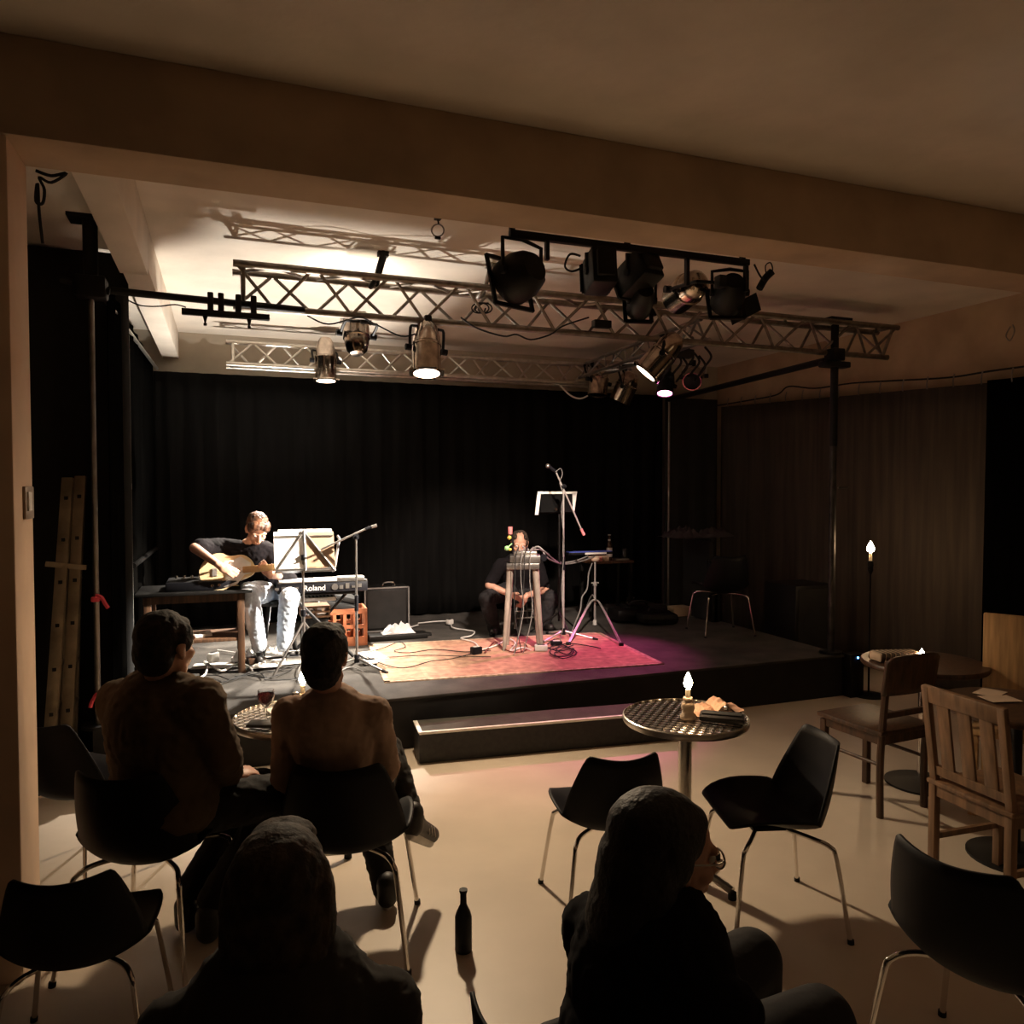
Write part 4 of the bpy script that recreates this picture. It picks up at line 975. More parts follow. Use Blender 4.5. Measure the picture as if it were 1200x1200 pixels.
# patch cables drooping from the box
for i in (0, 2, 3, 5):
    x = tcx-.13+i*.027; z1 = ZS+.012 if i % 2 == 0 else ZS+.3
    f = V((x+random.uniform(-.04, .05), tcy-.16-random.uniform(0, .06), ZS+.35))
    e = V((x+random.uniform(-.12, .12), tcy-.2-random.uniform(0, .12), ZS+.018))
    cable('patch_cable', ('thin grey patch cable hanging down the front of the splayed leg table'), [(tcx-.06+i*.03, tcy-.02, tz+.10), (tcx-.07+i*.026, tcy-.08, tz+.13), (x, tcy-.16, tz+.05), (x, tcy-.15, tz-.15), f, e], .004, grey_cable if i % 3 else black_r, 'patch cables hanging from the metal box')
ub = WY(700, 656, 7.0)
cable('instrument_cable', 'pair of grey cables slung from the patch box to the bottle table', [(tcx+.08, tcy, tz+.10), (tcx+.13, tcy-.03, tz+.13), (tcx+.22, tcy, tz+.07), WY(655, 659, 6.75), WY(675, 657, 6.9), WY(690, 651, 7.0), WY(698, 648, 7.05)], .008, grey_cable)
cable('instrument_cable', 'thin grey cable slung lower between patch box and bottle table', [(tcx+.06, tcy, tz+.10), (tcx+.16, tcy-.02, tz+.10), (tcx+.24, tcy, tz+.02), WY(660, 661, 6.75), WY(680, 658, 6.9), WY(697, 652, 7.0)], .006, grey_cable)
# mic stand with crossing boom
bs = V((WY(660, 757, 6.42).x, 6.42, ZS))
pz = WY(658, 570, 6.42).z
mic_stand('microphone_stand', 'tall black microphone stand rising in the middle of the rug', bs, pz, (205, 330, 95), 0, (WY(682, 622, 6.42), WY(651, 552, 6.42)), None, satin)
t = thing('microphone', 'black microphone at the top of the tall stand', 'microphone', WY(648, 549, 6.42))
MB().cyl(WY(652, 553, 6.42), WY(643, 546.5, 6.42), .013, .017).build('body', black_p, t)
MB().ell(WY(642, 546, 6.42), (.022, .022, .022)).build('grille', steel, t)
cable('microphone_cable', 'pale cable spiralling down the tall microphone stand', [WY(u, v, 6.39) for u, v in ((651, 553), (657, 549), (659, 556), (656, 566), (660, 580), (658, 600), (661, 640), (658, 690), (660, 730), (656, 752))]+[V((bs.x-.06, bs.y-.08, ZS+.02))], .0035, grey_cable)
o = MB().cyl(WY(684.5, 627, 6.42), WY(681, 620, 6.42), .014, .012)
tag(o.build('counterweight', red_k, org=WY(683, 623, 6.42)), 'reddish weight at the lower end of the tall stand boom', 'weight')
# black music stand with white paper showing round it
my = 6.72
mb_ = V((WY(655, 740, my).x, my, ZS))
t = thing('music_stand', 'black music stand in the middle of the stage with white sheets behind its desk', 'music stand', mb_)
MB().cyl(mb_+V((0, 0, .12)), (mb_.x, my, WY(655, 590, my).z), .012).build('post', black_m, t)
for a in (30, 150, 270):
    d = V((math.cos(R(a)), math.sin(R(a)), 0)); MB().cyl(mb_+V((0, 0, .2)), mb_+d*.28+V((0, 0, .01)), .009).build('leg', black_m, t)
c4 = [WY(637, 578, my), WY(672, 578, my), WY(665, 602, my-.1), WY(630, 602, my-.1)]
tilt = Euler((R(-28), 0, 0)).to_matrix()
pc = WY(654, 588, my)
def mq(x, z, y=0): return pc+tilt @ V((x, y, z))
MB().add([mq(-.16, .085), mq(.17, .085), mq(.13, -.11), mq(-.20, -.11), mq(-.16, .085, .006), mq(.17, .085, .006), mq(.13, -.11, .006), mq(-.20, -.11, .006)], [(0, 1, 2, 3), (7, 6, 5, 4), (0, 4, 5, 1), (1, 5, 6, 2), (2, 6, 7, 3), (3, 7, 4, 0)]).build('desk', matte_black, t, smooth=False)
MB().box(mq(-.03, -.10, .03), (.34, .05, .006), tilt).build('lip', matte_black, t)
MB().cyl(mq(-.05, -.09, -.02), mq(-.05, -.09, .0), .016).build('knob', chrome, t)
def sheet(a): return MB().add([mq(x, z, y) for y in (.010, .014) for x, z in a], [(0, 1, 2, 3), (7, 6, 5, 4), (0, 4, 5, 1), (1, 5, 6, 2), (2, 6, 7, 3), (3, 7, 4, 0)])
for lab, a in (('white sheet edge along the top of the black music stand', [(-.185, .115), (.23, .115), (.21, .075), (-.19, .075)]), ('white sheet edge slanting down the left of the black music stand', [(-.19, .10), (-.155, .10), (-.225, -.13), (-.26, -.13)]), ('white sheet edge slanting down the right of the black music stand', [(.165, .10), (.23, .113), (.15, -.11), (.10, -.09)])):
    tag(sheet(a).build('sheet_music', paper, org=mq(a[0][0], a[0][1]), smooth=False), lab, 'sheet music')
# bottle table, tripod and lap steel with blue light in its top colour
bz = WY(712, 656, 7.35).z; bt = V((WY(710, 656, 7.35).x, 7.35, ZS))
t = thing('small_table', 'small dark table holding a bottle and glass beside the tripod', 'table', bt)
MB().box((bt.x+.0, bt.y, bz-.012), (.50, .34, .024), bev=.004).build('tabletop', table_wood, t)
for sx in (-1, 1):
    for sy in (-1, 1): MB().box((bt.x+sx*.22, bt.y+sy*.14, (bz-.024+ZS)/2), (.03, .03, bz-.024-ZS)).build('leg', black_m, t)
def bottle(name, label, p, h, r, m, cat='bottle', lab=True):
    t = thing(name, label, cat, p)
    MB().lathe([(0, 0), (r*.95, 0), (r, .006), (r, h*.55), (r*.85, h*.63), (r*.40, h*.76), (r*.36, h*.95), (r*.45, h*.95), (r*.45, h*.985), (0, h*.985)], p, 18).build('body', m, t)
    if lab:
        MB().lathe([(r*1.01, h*.14), (r*1.015, h*.15), (r*1.015, h*.48), (r*1.01, h*.49)], p, 18).build('paper_label', label_m, t)
        MB().lathe([(r*.40, h*.68+.004), (r*.44, h*.70), (r*.40, h*.82)], p, 18).build('neck_label', label_m, t)
    MB().cyl(V(p)+V((0, 0, h*.97)), V(p)+V((0, 0, h)), r*.5).build('cap', label_m if lab else black_p, t)
    return t
bp_ = WY(714, 656, 7.3); bottle('beer_bottle', 'dark beer bottle with pale labels on the small stage table', (bp_.x, 7.30, bz), .275, .031, bottle_g)
gp = WY(731, 655, 7.3)
o = MB().lathe([(0, .003), (.028, .003), (.034, .12), (.036, .12), (.031, 0), (0, 0)], (bt.x+.2, 7.3, bz), 18)
tag(o.build('drinking_glass', glass, org=(bt.x+.2, 7.3, bz)), 'clear drinking glass at the right of the beer bottle', 'glass')
for dx, m, lab in ((-.06, tan_paper, 'small buff box left of the beer bottle'), (-.14, red_k, 'small reddish box furthest left on the small stage table')):
    o = MB().box((bt.x+dx, 7.24, bz+.03), (.055, .05, .06), bev=.004); tag(o.build('effects_box', m, org=(bt.x+dx, 7.24, bz)), lab, 'box')
o = MB().box((bt.x+.12, 7.22, bz+.012), (.16, .05, .022), bev=.004); tag(o.build('remote_control', steel, org=(bt.x+.12, 7.22, bz)), 'slim grey box lying in front of the bottle and glass', 'box')
tp = V((WY(697, 745, 7.02).x, 7.02, ZS)); th = WY(697, 655, 7.02).z
t = thing('tripod_stand', 'chrome tripod stand with double braced legs at the right of the rug', 'stand', tp)
MB().cyl(tp+V((0, 0, .04)), (tp.x, tp.y, ZS+.42), .012).cyl((tp.x, tp.y, ZS+.40), (tp.x, tp.y, th), .009).build('post', satin, t)
MB().cyl((tp.x, tp.y, ZS+.40), (tp.x, tp.y, ZS+.44), .022).cyl((tp.x-.04, tp.y, ZS+.43), (tp.x+.04, tp.y, ZS+.43), .008).build('wing_clamp', satin, t)
MB().cyl(tp, tp+V((0, 0, .05)), .022, .018).build('post_foot', white_r, t)
hubz = ZS+.255
for u, v in ((666, 757), (728, 758)):
    f = on(u, v); f.z = ZS+.02
    for s_ in (-.012, .012):
        MB().tube([V((tp.x, tp.y+s_, hubz)), V((tp.x, tp.y+s_, hubz)).lerp(f, .25)+V((0, 0, .05)), f+V((0, s_, 0))], .007, 6).build('leg', satin, t)
    MB().box(f, (.04, .03, .035), bev=.008).build('rubber_foot', black_r if u < 700 else black_r, t)
f = tp+V((.05, .38, .02)); MB().tube([(tp.x, tp.y, hubz), (tp.x+.01, tp.y+.1, hubz+.03), f], .007, 6).build('leg', satin, t)
MB().ell((tp.x, tp.y, th), (.05, .03, .03)).box((tp.x, tp.y, th+.03), (.16, .03, .02)).build('head_clamp', tan_paper, t)
lp = WY(694, 641, 6.95)
t = thing('lap_steel', 'long flat instrument with a blue lit top on the tripod stand', 'instrument', (lp.x, 6.98, lp.z-.03))
lz = th+.062
MB().box((lp.x+.0, 7.02, lz), (.50, .10, .025), bev=.004).build('body', black_p, t)
MB().box((lp.x+.0, 7.02, lz+.016), (.48, .09, .006)).build('top_plate', blue_lit_top, t)
MB().box((lp.x+.05, 6.968, lz), (.24, .005, .018)).build('side_strip', label_m, t)
cable('instrument_cable', 'black and white twisted cable falling from the tripod head to the rug', [WY(694, 660, 6.98), WY(690, 672, 6.98), WY(688, 690, 6.95), WY(682, 700, 6.92), WY(680, 715, 6.9), WY(674, 730, 6.85)]+[on(668, 750)+V((0, 0, .01))], .007, grey_cable)
# low stool of the second player
t = thing('low_stool', 'low dark stool with pale metal rungs under the crouching player', 'stool', S1)
MB().lathe([(0, .25), (.14, .25), (.15, .27), (.145, .29), (0, .295)], S1, 22).build('seat', black_m, t)
for i in range(4):
    a = PI/4+i*PI/2; d = V((math.cos(a), math.sin(a), 0)); MB().cyl(S1+d*.11+V((0, 0, .25)), S1+d*.17, .011).build('leg', steel, t)
for a0, z in ((-PI/2, .10), (-PI/2, .17)):
    MB().cyl(S1+V((-.11, -.11, z)), S1+V((.11, -.11, z)), .008).build('rung', alu, t)
# ------------------------------------------------------------------ stage floor clutter
def floor_path(uv, z=.012): return [on(u, v)+V((0, 0, z)) for u, v in uv]
RUGZ = .017
paths = [
 ('thin black cable curling along the rear left of the rug', [(430, 768), (450, 762), (468, 755), (475, 761), (462, 766), (480, 768), (510, 764), (545, 767), (575, 765)], .004, black_r),
 ('thin black cable running straight across the middle of the rug', [(425, 776), (460, 773), (500, 771), (540, 772), (575, 773)], .004, black_r),
 ('thin black cable waving along the front left of the rug', [(428, 772), (450, 782), (475, 786), (505, 778), (530, 775), (556, 768)], .004, black_r),
 ('black cable looped in a heap at the base of the tall microphone stand', [(650, 752), (640, 760), (655, 766), (672, 763), (668, 771), (650, 772), (645, 765), (662, 761), (676, 768), (660, 775), (650, 768), (672, 759)], .005, black_r),
 ('black cable coiled at the right of the white adapter', [(640, 764), (655, 758), (670, 764), (664, 770), (652, 764), (664, 757), (690, 760), (704, 763)], .005, black_r),
 ('pale cable curving across the rear of the rug from the white plug', [(490, 733), (510, 731), (527, 731), (530, 738), (545, 741), (556, 743), (552, 748), (540, 751), (556, 756), (562, 765)], .006, white_cable),
 ('pale cable looping beneath the splayed leg table', [(562, 765), (580, 760), (596, 752), (604, 757), (598, 766), (612, 762), (622, 765)], .006, white_cable),
 ('dark red cable curling between the black adapter and the table legs', [(568, 768), (580, 755), (590, 763), (605, 768), (618, 763), (612, 756), (600, 760)], .005, mat('dark red cable', (.16, .02, .02), .6)),
 ('white cable arching over the stage edge beneath the side table', [(228, 800), (240, 795), (243, 783), (240, 779), (252, 787), (262, 790), (277, 782), (290, 784), (296, 790)], .008, white_cable),
 ('black cable tangle on the stage floor below the side table', [(235, 795), (255, 795), (270, 800), (290, 795), (310, 798), (300, 790), (280, 796), (260, 803), (245, 799)], .004, black_r),
 ('black cable running along the stage edge below the grey music stand', [(275, 796), (300, 793), (320, 790), (345, 785), (330, 793), (310, 800), (345, 799), (365, 790)], .004, black_r),
 ('pale thin cable looping near the chrome microphone stand legs', [(352, 800), (350, 788), (358, 778), (372, 782), (368, 796), (392, 792), (410, 785), (425, 790)], .004, grey_cable),
 ('pale cable crossing the stage behind the guitarist shoes', [(255, 765), (275, 768), (300, 772), (320, 778), (350, 776), (380, 772)], .006, white_cable),
 ('white cable running along the flat case edge', [(405, 748), (425, 750), (450, 747), (470, 741), (490, 735)], .006, white_cable),
]
for lab, uv, r, m in paths:
    cable('floor_cable', lab, floor_path(uv, .018+r), r, m, sub=4)
def adapter(name, label, u, v, m, size, rz, cat='adapter'):
    p = on(u, v)+V((0, 0, .011)); t = thing_local(name, label, cat, p, rz)
    MB().box((0, 0, size[2]/2+.002), size, bev=.008).build('body', m, t)
    MB().box((0, 0, size[2]+.003), (size[0]*.6, size[1]*.5, .006), bev=.002).build('top_face', white_r if m is black_p else black_p, t)
    return t
adapter('power_adapter', 'black power adapter with a pale top on the rug left of the table', 558, 768, black_p, (.09, .06, .06), R(20))
adapter('power_adapter', 'white power adapter on the rug right of the splayed leg table', 634, 764, white_r, (.11, .07, .05), R(-20))
adapter('plug_socket', 'white plug socket on the stage behind the rug', 527, 733, white_r, (.07, .05, .05), R(30), 'plug')
adapter('plug_socket', 'white plug sitting on its side under the side table', 250, 777, white_r, (.09, .05, .07), R(50), 'plug')
adapter('effects_pedal', 'small pedal box below the chrome microphone stand', 434, 779, white_r, (.12, .09, .03), R(15), 'pedal')
adapter('effects_pedal', 'black effects pedal at the right edge of the rug pile', 652, 758, black_p, (.10, .06, .04), R(-10), 'pedal')
adapter('effects_pedal', 'dark pedal on the stage floor at the guitarist feet', 300, 779, walnut, (.13, .10, .05), R(12), 'pedal')
adapter('effects_pedal', 'silver pedal on the stage floor right of the guitarist shoes', 345, 776, steel, (.12, .09, .04), R(-12), 'pedal')
for i, (u, v, w_, d_, rz, lab) in enumerate(((335, 777, .40, .22, 6, 'white paper sheet on the stage under the guitarist shoes'), (250, 782, .30, .18, -8, 'white paper sheet on the stage below the side table'), (437, 770, .16, .34, 10, 'white paper sheet on the left border of the rug'))):
    p = on(u, v); o = MB().box(p+V((0, 0, .0135)), (w_, d_, .003), (0, 0, R(rz)))
    tag(o.build('paper_sheet', paper, org=p+V((0, 0, .012)), smooth=False), lab, 'paper')
# ------------------------------------------------------------------ stage right: bags, piano shape, speaker, chair is in the furniture part
for i, (u, v, w_, d_, h_, lab) in enumerate(((745, 728, .55, .3, .17, 'dark soft gear bag lying by the backdrop right of the tripod'), (768, 731, .42, .28, .15, 'dark gear bag lying at the right of the larger soft bag'))):
    p = on(u, v); b = MB().box(p+V((0, 0, h_*.45)), (w_, d_, h_*.8), (0, R(3), R(-4)), bev=.05).box(p+V((.03, .02, h_*.75)), (w_*.7, d_*.7, h_*.5), (0, R(8), R(5)), bev=.04)
    t = thing('gear_bag', lab, 'bag', p); b.build('body', black_m, t)
    MB().tube([p+V((-.12, -.05, h_)), p+V((-.08, -.08, h_+.05)), p+V((.06, -.08, h_+.05)), p+V((.1, -.05, h_))], .012, 6).build('handle', black_r, t)
for i, (u, v) in enumerate(((735, 707), (740, 705), (737, 711), (743, 709))):
    p = WY(u, v, 7.4); tag(MB().ell(p, (.018, .018, .018)).cyl(p, (p.x, p.y, ZS+.2), .004).build('chrome_knob', chrome, org=p), 'tiny chrome knob poking from the gear bag by the backdrop', 'knob', 'chrome knobs on the gear bag')
o = MB().box(on(796, 721)+V((0, 0, .05)), (.24, .16, .10), bev=.004)
tag(o.build('cardboard_box', tan_paper, org=on(796, 721)), 'low buff box on the stage floor near the black curtain leg', 'box')
pc_ = V((WY(893, 750, 6.9).x, 7.05, ZS))
t = thing('upright_piano', 'black covered upright piano at the right rear of the stage', 'piano', (4.42, 7.2, ZS))
pw = 1.0
x0 = WY(838, 740, 6.75).x; x1 = min(4.78, WY(955, 740, 6.75).x)
pcx = (x0+x1)/2; pw = x1-x0
MB().box((pcx, 7.05, ZS+.42), (pw, .5, .84), bev=.01).build('case', dark_paint, t)
MB().box((pcx, 6.76, ZS+.60), (pw*.96, .16, .07), bev=.01).build('key_lid', black_m, t)
MB().box((pcx, 7.05, ZS+.855), (pw*1.03, .54, .03), bev=.006).build('top_lid', black_m, t)
for s_ in (-1, 1): MB().box((pcx+s_*pw*.46, 6.74, ZS+.28), (.06, .06, .56)).build('leg', black_m, t)
for i, (dx, w_, h_, lab) in enumerate(((-.22, .36, .11, 'dark folded cover on the left of the piano top'), (.15, .40, .09, 'dark crumpled cover on the right of the piano top'))):
    cloth('folded_cover', lab, (pcx+dx, 7.02, ZS+.871), w_, .40, h_*1.3, grey_wool, 5+i, 'cover')
sp = V((WY(978, 790, 6.1).x, 6.1, 0))
t = thing('speaker_cabinet', 'black loudspeaker cabinet on the floor at the right of the stage', 'speaker', (5.22, 5.95, 0))
MB().box((5.20, 5.95, .42), (.46, .45, .83), bev=.012).build('cabinet', black_m, t)
MB().box((5.20, 5.722, .42), (.40, .006, .76)).build('grille', fascia_m, t, smooth=False)
MB().cyl((5.20, 5.72, .45), (5.20, 5.716, .45), .15, n=26).build('cone', black_r, t)
t = thing('power_box', 'small black box with a blue light at the right end of the stage front', 'box', (4.55, 4.93, 0))
pb = WY(1004, 769, 4.95)
MB().box((pb.x, 4.99, pb.z/2-.0+.01), (.14, .10, pb.z+.02), bev=.006).build('body', black_m, t)
MB().ell((pb.x, 4.936, pb.z-.01), (.008, .006, .008)).build('indicator', led_b, t)
pb = WY(224, 814, 4.985)
t = thing('power_box', 'small black box with a blue light on the floor behind the seated man', 'box', (pb.x, 4.93, 0))
MB().box((pb.x, 4.95, (pb.z+.03)/2+.001), (.10, .08, pb.z+.03), bev=.006).build('body', black_m, t)
MB().ell((pb.x, 4.908, pb.z), (.013, .008, .013)).build('indicator', led_b, t)
# ------------------------------------------------------------------ audience furniture
def shell_chair():
    """Moulded shell on four chrome legs; faces +y in its own frame."""
    t = thing_local('shell_chair', 'x', 'chair', (0, 0, 0), 0, 'black moulded shell chairs')
    prof = [(.250, .452, .185, .0), (.20, .460, .222, .014), (.10, .436, .246, .046), (.0, .406, .250, .066), (-.09, .392, .246, .074), (-.155, .408, .238, .080), (-.200, .460, .230, .082), (-.224, .53, .224, .076), (-.240, .605, .208, .066), (-.252, .68, .184, .052), (-.262, .755, .156, .036)]
    nx = 16; vs = []
    for j, (y, z, w, c_) in enumerate(prof):
        for i in range(nx+1):
            x = (i/nx*2-1); e = abs(x)**2.2
            k = j/(len(prof)-1)
            back = min(1, max(0, (k-.42)/.2))
            vs.append((x*w, y+e*c_*1.5*back, z+e*c_*1.4*(1-back)+(.016*abs(x)**1.6 if j == len(prof)-1 else 0)+(.006*abs(x)**2 if j == len(prof)-2 else 0)))
    fs = [(j*(nx+1)+i, j*(nx+1)+i+1, (j+1)*(nx+1)+i+1, (j+1)*(nx+1)+i) for j in range(len(prof)-1) for i in range(nx)]
    o = MB().add(vs, fs).build('shell', black_p, t); solid(o, .009, 0, 1)
    MB().box((0, .03, .393), (.14, .16, .018), bev=.006).build('underframe', black_m, t)
    for sx in (-1, 1):
        for sy in (-1, 1):
            MB().tube([(sx*.05, .03+sy*.06, .388), (sx*.15, .02+sy*.13, .386), (sx*.19, .01+sy*.175, .368), (sx*.205, .01+sy*.195, .315), (sx*.245, .01+sy*.235, .012)], .0095, 10).build('leg', chrome, t)
            MB().cyl((sx*.246, .01+sy*.236, .018), (sx*.247, .01+sy*.237, .0), .013).build('foot_cap', black_r, t)
    return t
proto = shell_chair(); used = []
def place(x, y, face, label, z=0, sc=1):
    o = proto if not used else copy_tree(proto); used.append(o)
    o.location = (x, y, z); o.rotation_euler = (0, 0, math.atan2(-face[0], face[1])); o['label'] = label; o.scale = (sc,)*3; return o
p = W(724, 975, 3.12); place(p.x, p.y+.10, (.16, 1), 'empty black shell chair left of the bistro table foot, its back to the camera', 0, .92)
p = W(912, 975, 3.12); place(p.x, p.y+.04, (-.93, .28), 'empty black shell chair facing left at the right of the bistro table', 0, .96)
p = W(180, 975, 2.88); place(p.x, p.y, (.45, .9), 'black shell chair under the man in the olive brown jacket')
p = W(408, 975, 2.96); place(p.x, p.y, (.30, .95), 'black shell chair under the person in the dusty pink jumper')
p = W(98, 930, 3.45); place(p.x, p.y, (.62, .78), 'empty black shell chair between the left column and the seated man')
q0_, q1_ = W(1018, 996, 2.20), W(1205, 1050, 1.86); dv = (q1_-q0_); dv.z = 0; dv.normalize(); nf = V((-dv.y, dv.x, 0)); p = (q0_+q1_)/2+nf*.27
place(p.x, p.y, (nf.x, nf.y), 'nearest black shell chair at the lower right, its back to the camera')
p = W(88, 1100, 2.22); place(p.x, p.y+.14, (.12, 1), 'black shell chair at the lower left corner, in front of the left column', 0, .86)
p = W(775, 1150, 1.62); place(.70, 1.36, (.9, .42), 'black shell chair under the black haired person with glasses')
place(-.08, 1.20, (.1, 1), 'black shell chair under the person with dull brown hair')
p = V((4.38, 6.15, ST)); place(WY(848, 740, 6.15).x, 6.20, (.35, .93), 'black shell chair with thin chrome legs on the stage before the piano', ST)
used[-1].rotation_euler = (0, 0, R(-12))
# bistro tables
def bistro(name, label, c, zt, r, foot_a):
    x, y = c; t = thing_local(name, label, 'table', (x, y, 0), 0, 'round bistro tables')
    MB().lathe([(0, zt-.004), (r*.97, zt-.004), (r*.985, zt+.003), (r, zt), (r, zt-.022), (r*.985, zt-.026), (r*.97, zt-.022), (0, zt-.02)], (0, 0, 0), 64).build('tabletop', bistro_m, t)
    MB().lathe([(r*.99, zt-.026), (r*1.004, zt-.02), (r*1.008, zt-.010), (r*1.004, zt), (r*.985, zt+.004), (r*.985, zt-.026)], (0, 0, 0), 64).build('rim', alu, t)
    MB().cyl((0, 0, .06), (0, 0, zt-.03), .030, n=24).build('column', alu, t)
    MB().cyl((0, 0, zt-.04), (0, 0, zt-.026), .09, n=24).build('top_plate', black_m, t)
    for k in range(4):
        a = R(foot_a+90*k); d = V((math.cos(a), math.sin(a), 0))
        l_ = MB().tube([d*.02+V((0, 0, .08)), d*.12+V((0, 0, .065)), d*.25+V((0, 0, .035))], .018, 8).build('foot', alu, t)
        MB().cyl(d*.25+V((0, 0, .0)), d*.25+V((0, 0, .03)), .018).build('foot_pad', black_r, l_)
    return t
TR = G(803, 839, .73); TL = G(348, 838, .73)
bistro('bistro_table', 'round patterned aluminium bistro table with a lit candle and peach napkin', (TR.x, TR.y), .73, .276, 20)
bistro('bistro_table', 'round aluminium bistro table with a wine glass beside the pink jumper', (TL.x, TL.y), .73, .276, 20)
ZT = .734
def flame(parent, p, h, r):
    return MB().lathe([(0, 0), (r*.7, h*.1), (r, h*.3), (r*.72, h*.58), (r*.3, h*.85), (0, h)], p, 14).build('flame', flame_m, parent)
# candle on right table
cp = G(806, 842, ZT)
t = thing('candle', 'lit candle in a squat waxy holder on the right bistro table', 'candle', cp)
MB().lathe([(0, 0), (.032, 0), (.034, .012), (.024, .03), (.030, .05), (.026, .072), (.018, .08), (.022, .088), (.020, .094), (0, .094)], cp, 20).build('holder', tan_paper, t)
MB().cyl(cp+V((0, 0, .09)), cp+V((0, 0, .130)), .011).build('stick', wax, t)
flame(t, cp+V((0, 0, .134)), .074, .020)
def napkin(name, label, c, seed):
    n = 10; vs = []
    for j in range(n+1):
        for i in range(n+1):
            x, y = (i/n-.5), (j/n-.5)
            z = .055*math.exp(-((x-.08)/.16)**2)*(1-.5*abs(y)) + .035*math.exp(-((x+.25)/.1)**2)*(1-abs(y)) + .012*noise.noise(V((x*5, y*5, seed)))
            vs.append(c+V((x*.25+.03*y, y*.14, max(.001, z)+.001)))
    fs = [(j*(n+1)+i, j*(n+1)+i+1, (j+1)*(n+1)+i+1, (j+1)*(n+1)+i) for j in range(n) for i in range(n)]
    o = MB().add(vs, fs).build(name, napkin_m, org=c, smooth=False); solid(o, .0015); return tag(o, label, 'napkin')
napkin('napkin', 'crumpled peach paper napkin behind the black purse on the right table', G(838, 832, ZT), 2)
pp = G(846, 842, ZT+.01)
t = thing('purse', 'flat black leather purse lying on the right bistro table', 'purse', pp)
MB().box(pp+V((0, 0, .006)), (.19, .105, .022), (0, 0, R(-38)), bev=.008).build('body', shoe_m, t)
MB().box(pp+V((.004, .004, .02)), (.17, .05, .008), (0, 0, R(-38)), bev=.003).build('flap', black_r, t)
# things on left table
gp = G(312, 846, ZT)
t = thing('wine_glass', 'stemmed glass of red wine on the left bistro table', 'glass', gp)
MB().lathe([(0, 0), (.030, 0), (.030, .003), (.006, .008), (.0045, .02), (.0045, .062), (.012, .070), (.030, .088), (.036, .112), (.034, .140), (.0325, .140), (.0345, .112), (.028, .090), (.010, .074), (0, .073)], gp, 28).build('bowl_and_stem', glass, t)
MB().lathe([(0, .0755), (.010, .0765), (.0275, .0915), (.0335, .112), (.0333, .124), (0, .124)], gp, 28).build('wine', wine, t)
p = G(342, 832, ZT); o = MB().box(p+V((0, 0, .0025)), (.20, .14, .003), (0, 0, R(12)))
tag(o.build('paper_sheet', paper, org=p, smooth=False), 'white paper lying on the left bistro table', 'paper')
p = G(306, 851, ZT); o = MB().box(p+V((.02, 0, .009)), (.15, .08, .014), (0, 0, R(-18)), bev=.004)
tag(o.build('wallet', shoe_m, org=p), 'dark wallet at the near edge of the left bistro table', 'wallet')
cp = G(355, 824, ZT)
t = thing('candle', 'lit candle on the left bistro table half hidden by the pink jumper', 'candle', cp)
MB().lathe([(0, 0), (.028, 0), (.030, .02), (.020, .03), (.016, .045), (0, .045)], cp, 20).build('holder', tan_paper, t)
MB().cyl(cp+V((0, 0, .04)), cp+V((0, 0, .085)), .011).build('stick', wax, t)
flame(t, cp+V((0, 0, .09)), .075, .019)
p = G(346, 836, ZT)
t = thing('glass_shaker', 'small dark bottle shaped shaker beside the left candle', 'shaker', p)
MB().lathe([(0, 0), (.017, 0), (.018, .004), (.018, .05), (.014, .06), (.016, .075), (0, .078)], p, 16).build('body', bottle_g, t)
MB().lathe([(0, .078), (.015, .078), (.013, .095), (0, .098)], p, 16).build('cap', steel, t)
# dark slat back chair
def dark_chair(x, y, rz):
    t = thing_local('wooden_chair', 'dark stained wooden chair with rounded backrest before the far right candle', 'chair', (x, y, 0), rz)
    w, d = .17, .19
    for sx in (-1, 1):
        MB().tube([(sx*w, -d, 0), (sx*w, -d+.005, .25), (sx*w, -d-.005, .46), (sx*w*.98, -d-.035, .84)], .019, 8).build('back_leg', walnut, t)
        MB().box((sx*w, d, .215), (.036, .036, .43), bev=.004).build('front_leg', walnut, t)
        MB().cyl((sx*w, -d, .28), (sx*w, d, .28), .010).build('side_stretcher', walnut, t)
        MB().box((sx*w, 0, .415), (.022, 2*d, .05)).build('side_rail', walnut, t)
    MB().box((0, .0, .455), (2*w+.07, 2*d+.06, .028), bev=.010).build('seat', walnut, t)
    for yy in (-d, d): MB().box((0, yy, .415), (2*w, .022, .05)).build('cross_rail', walnut, t)
    vs = []
    for j in range(7):
        for i in range(13):
            x_ = (i/12*2-1); zz = .66+.20*j/6
            if j == 6: zz += .012-.03*abs(x_)**6
            vs.append((x_*(w+.028), -d-.022-.025*(1-x_*x_)-.03*j/6, zz))
    fs = [(j*13+i, j*13+i+1, (j+1)*13+i+1, (j+1)*13+i) for j in range(6) for i in range(12)]
    solid(MB().add(vs, fs).build('backrest', walnut, t), .018)
    MB().box((0, -d-.008, .545), (2*w, .016, .03)).build('back_rail', walnut, t)
    return t
dark_chair(3.40, 3.28, R(4))
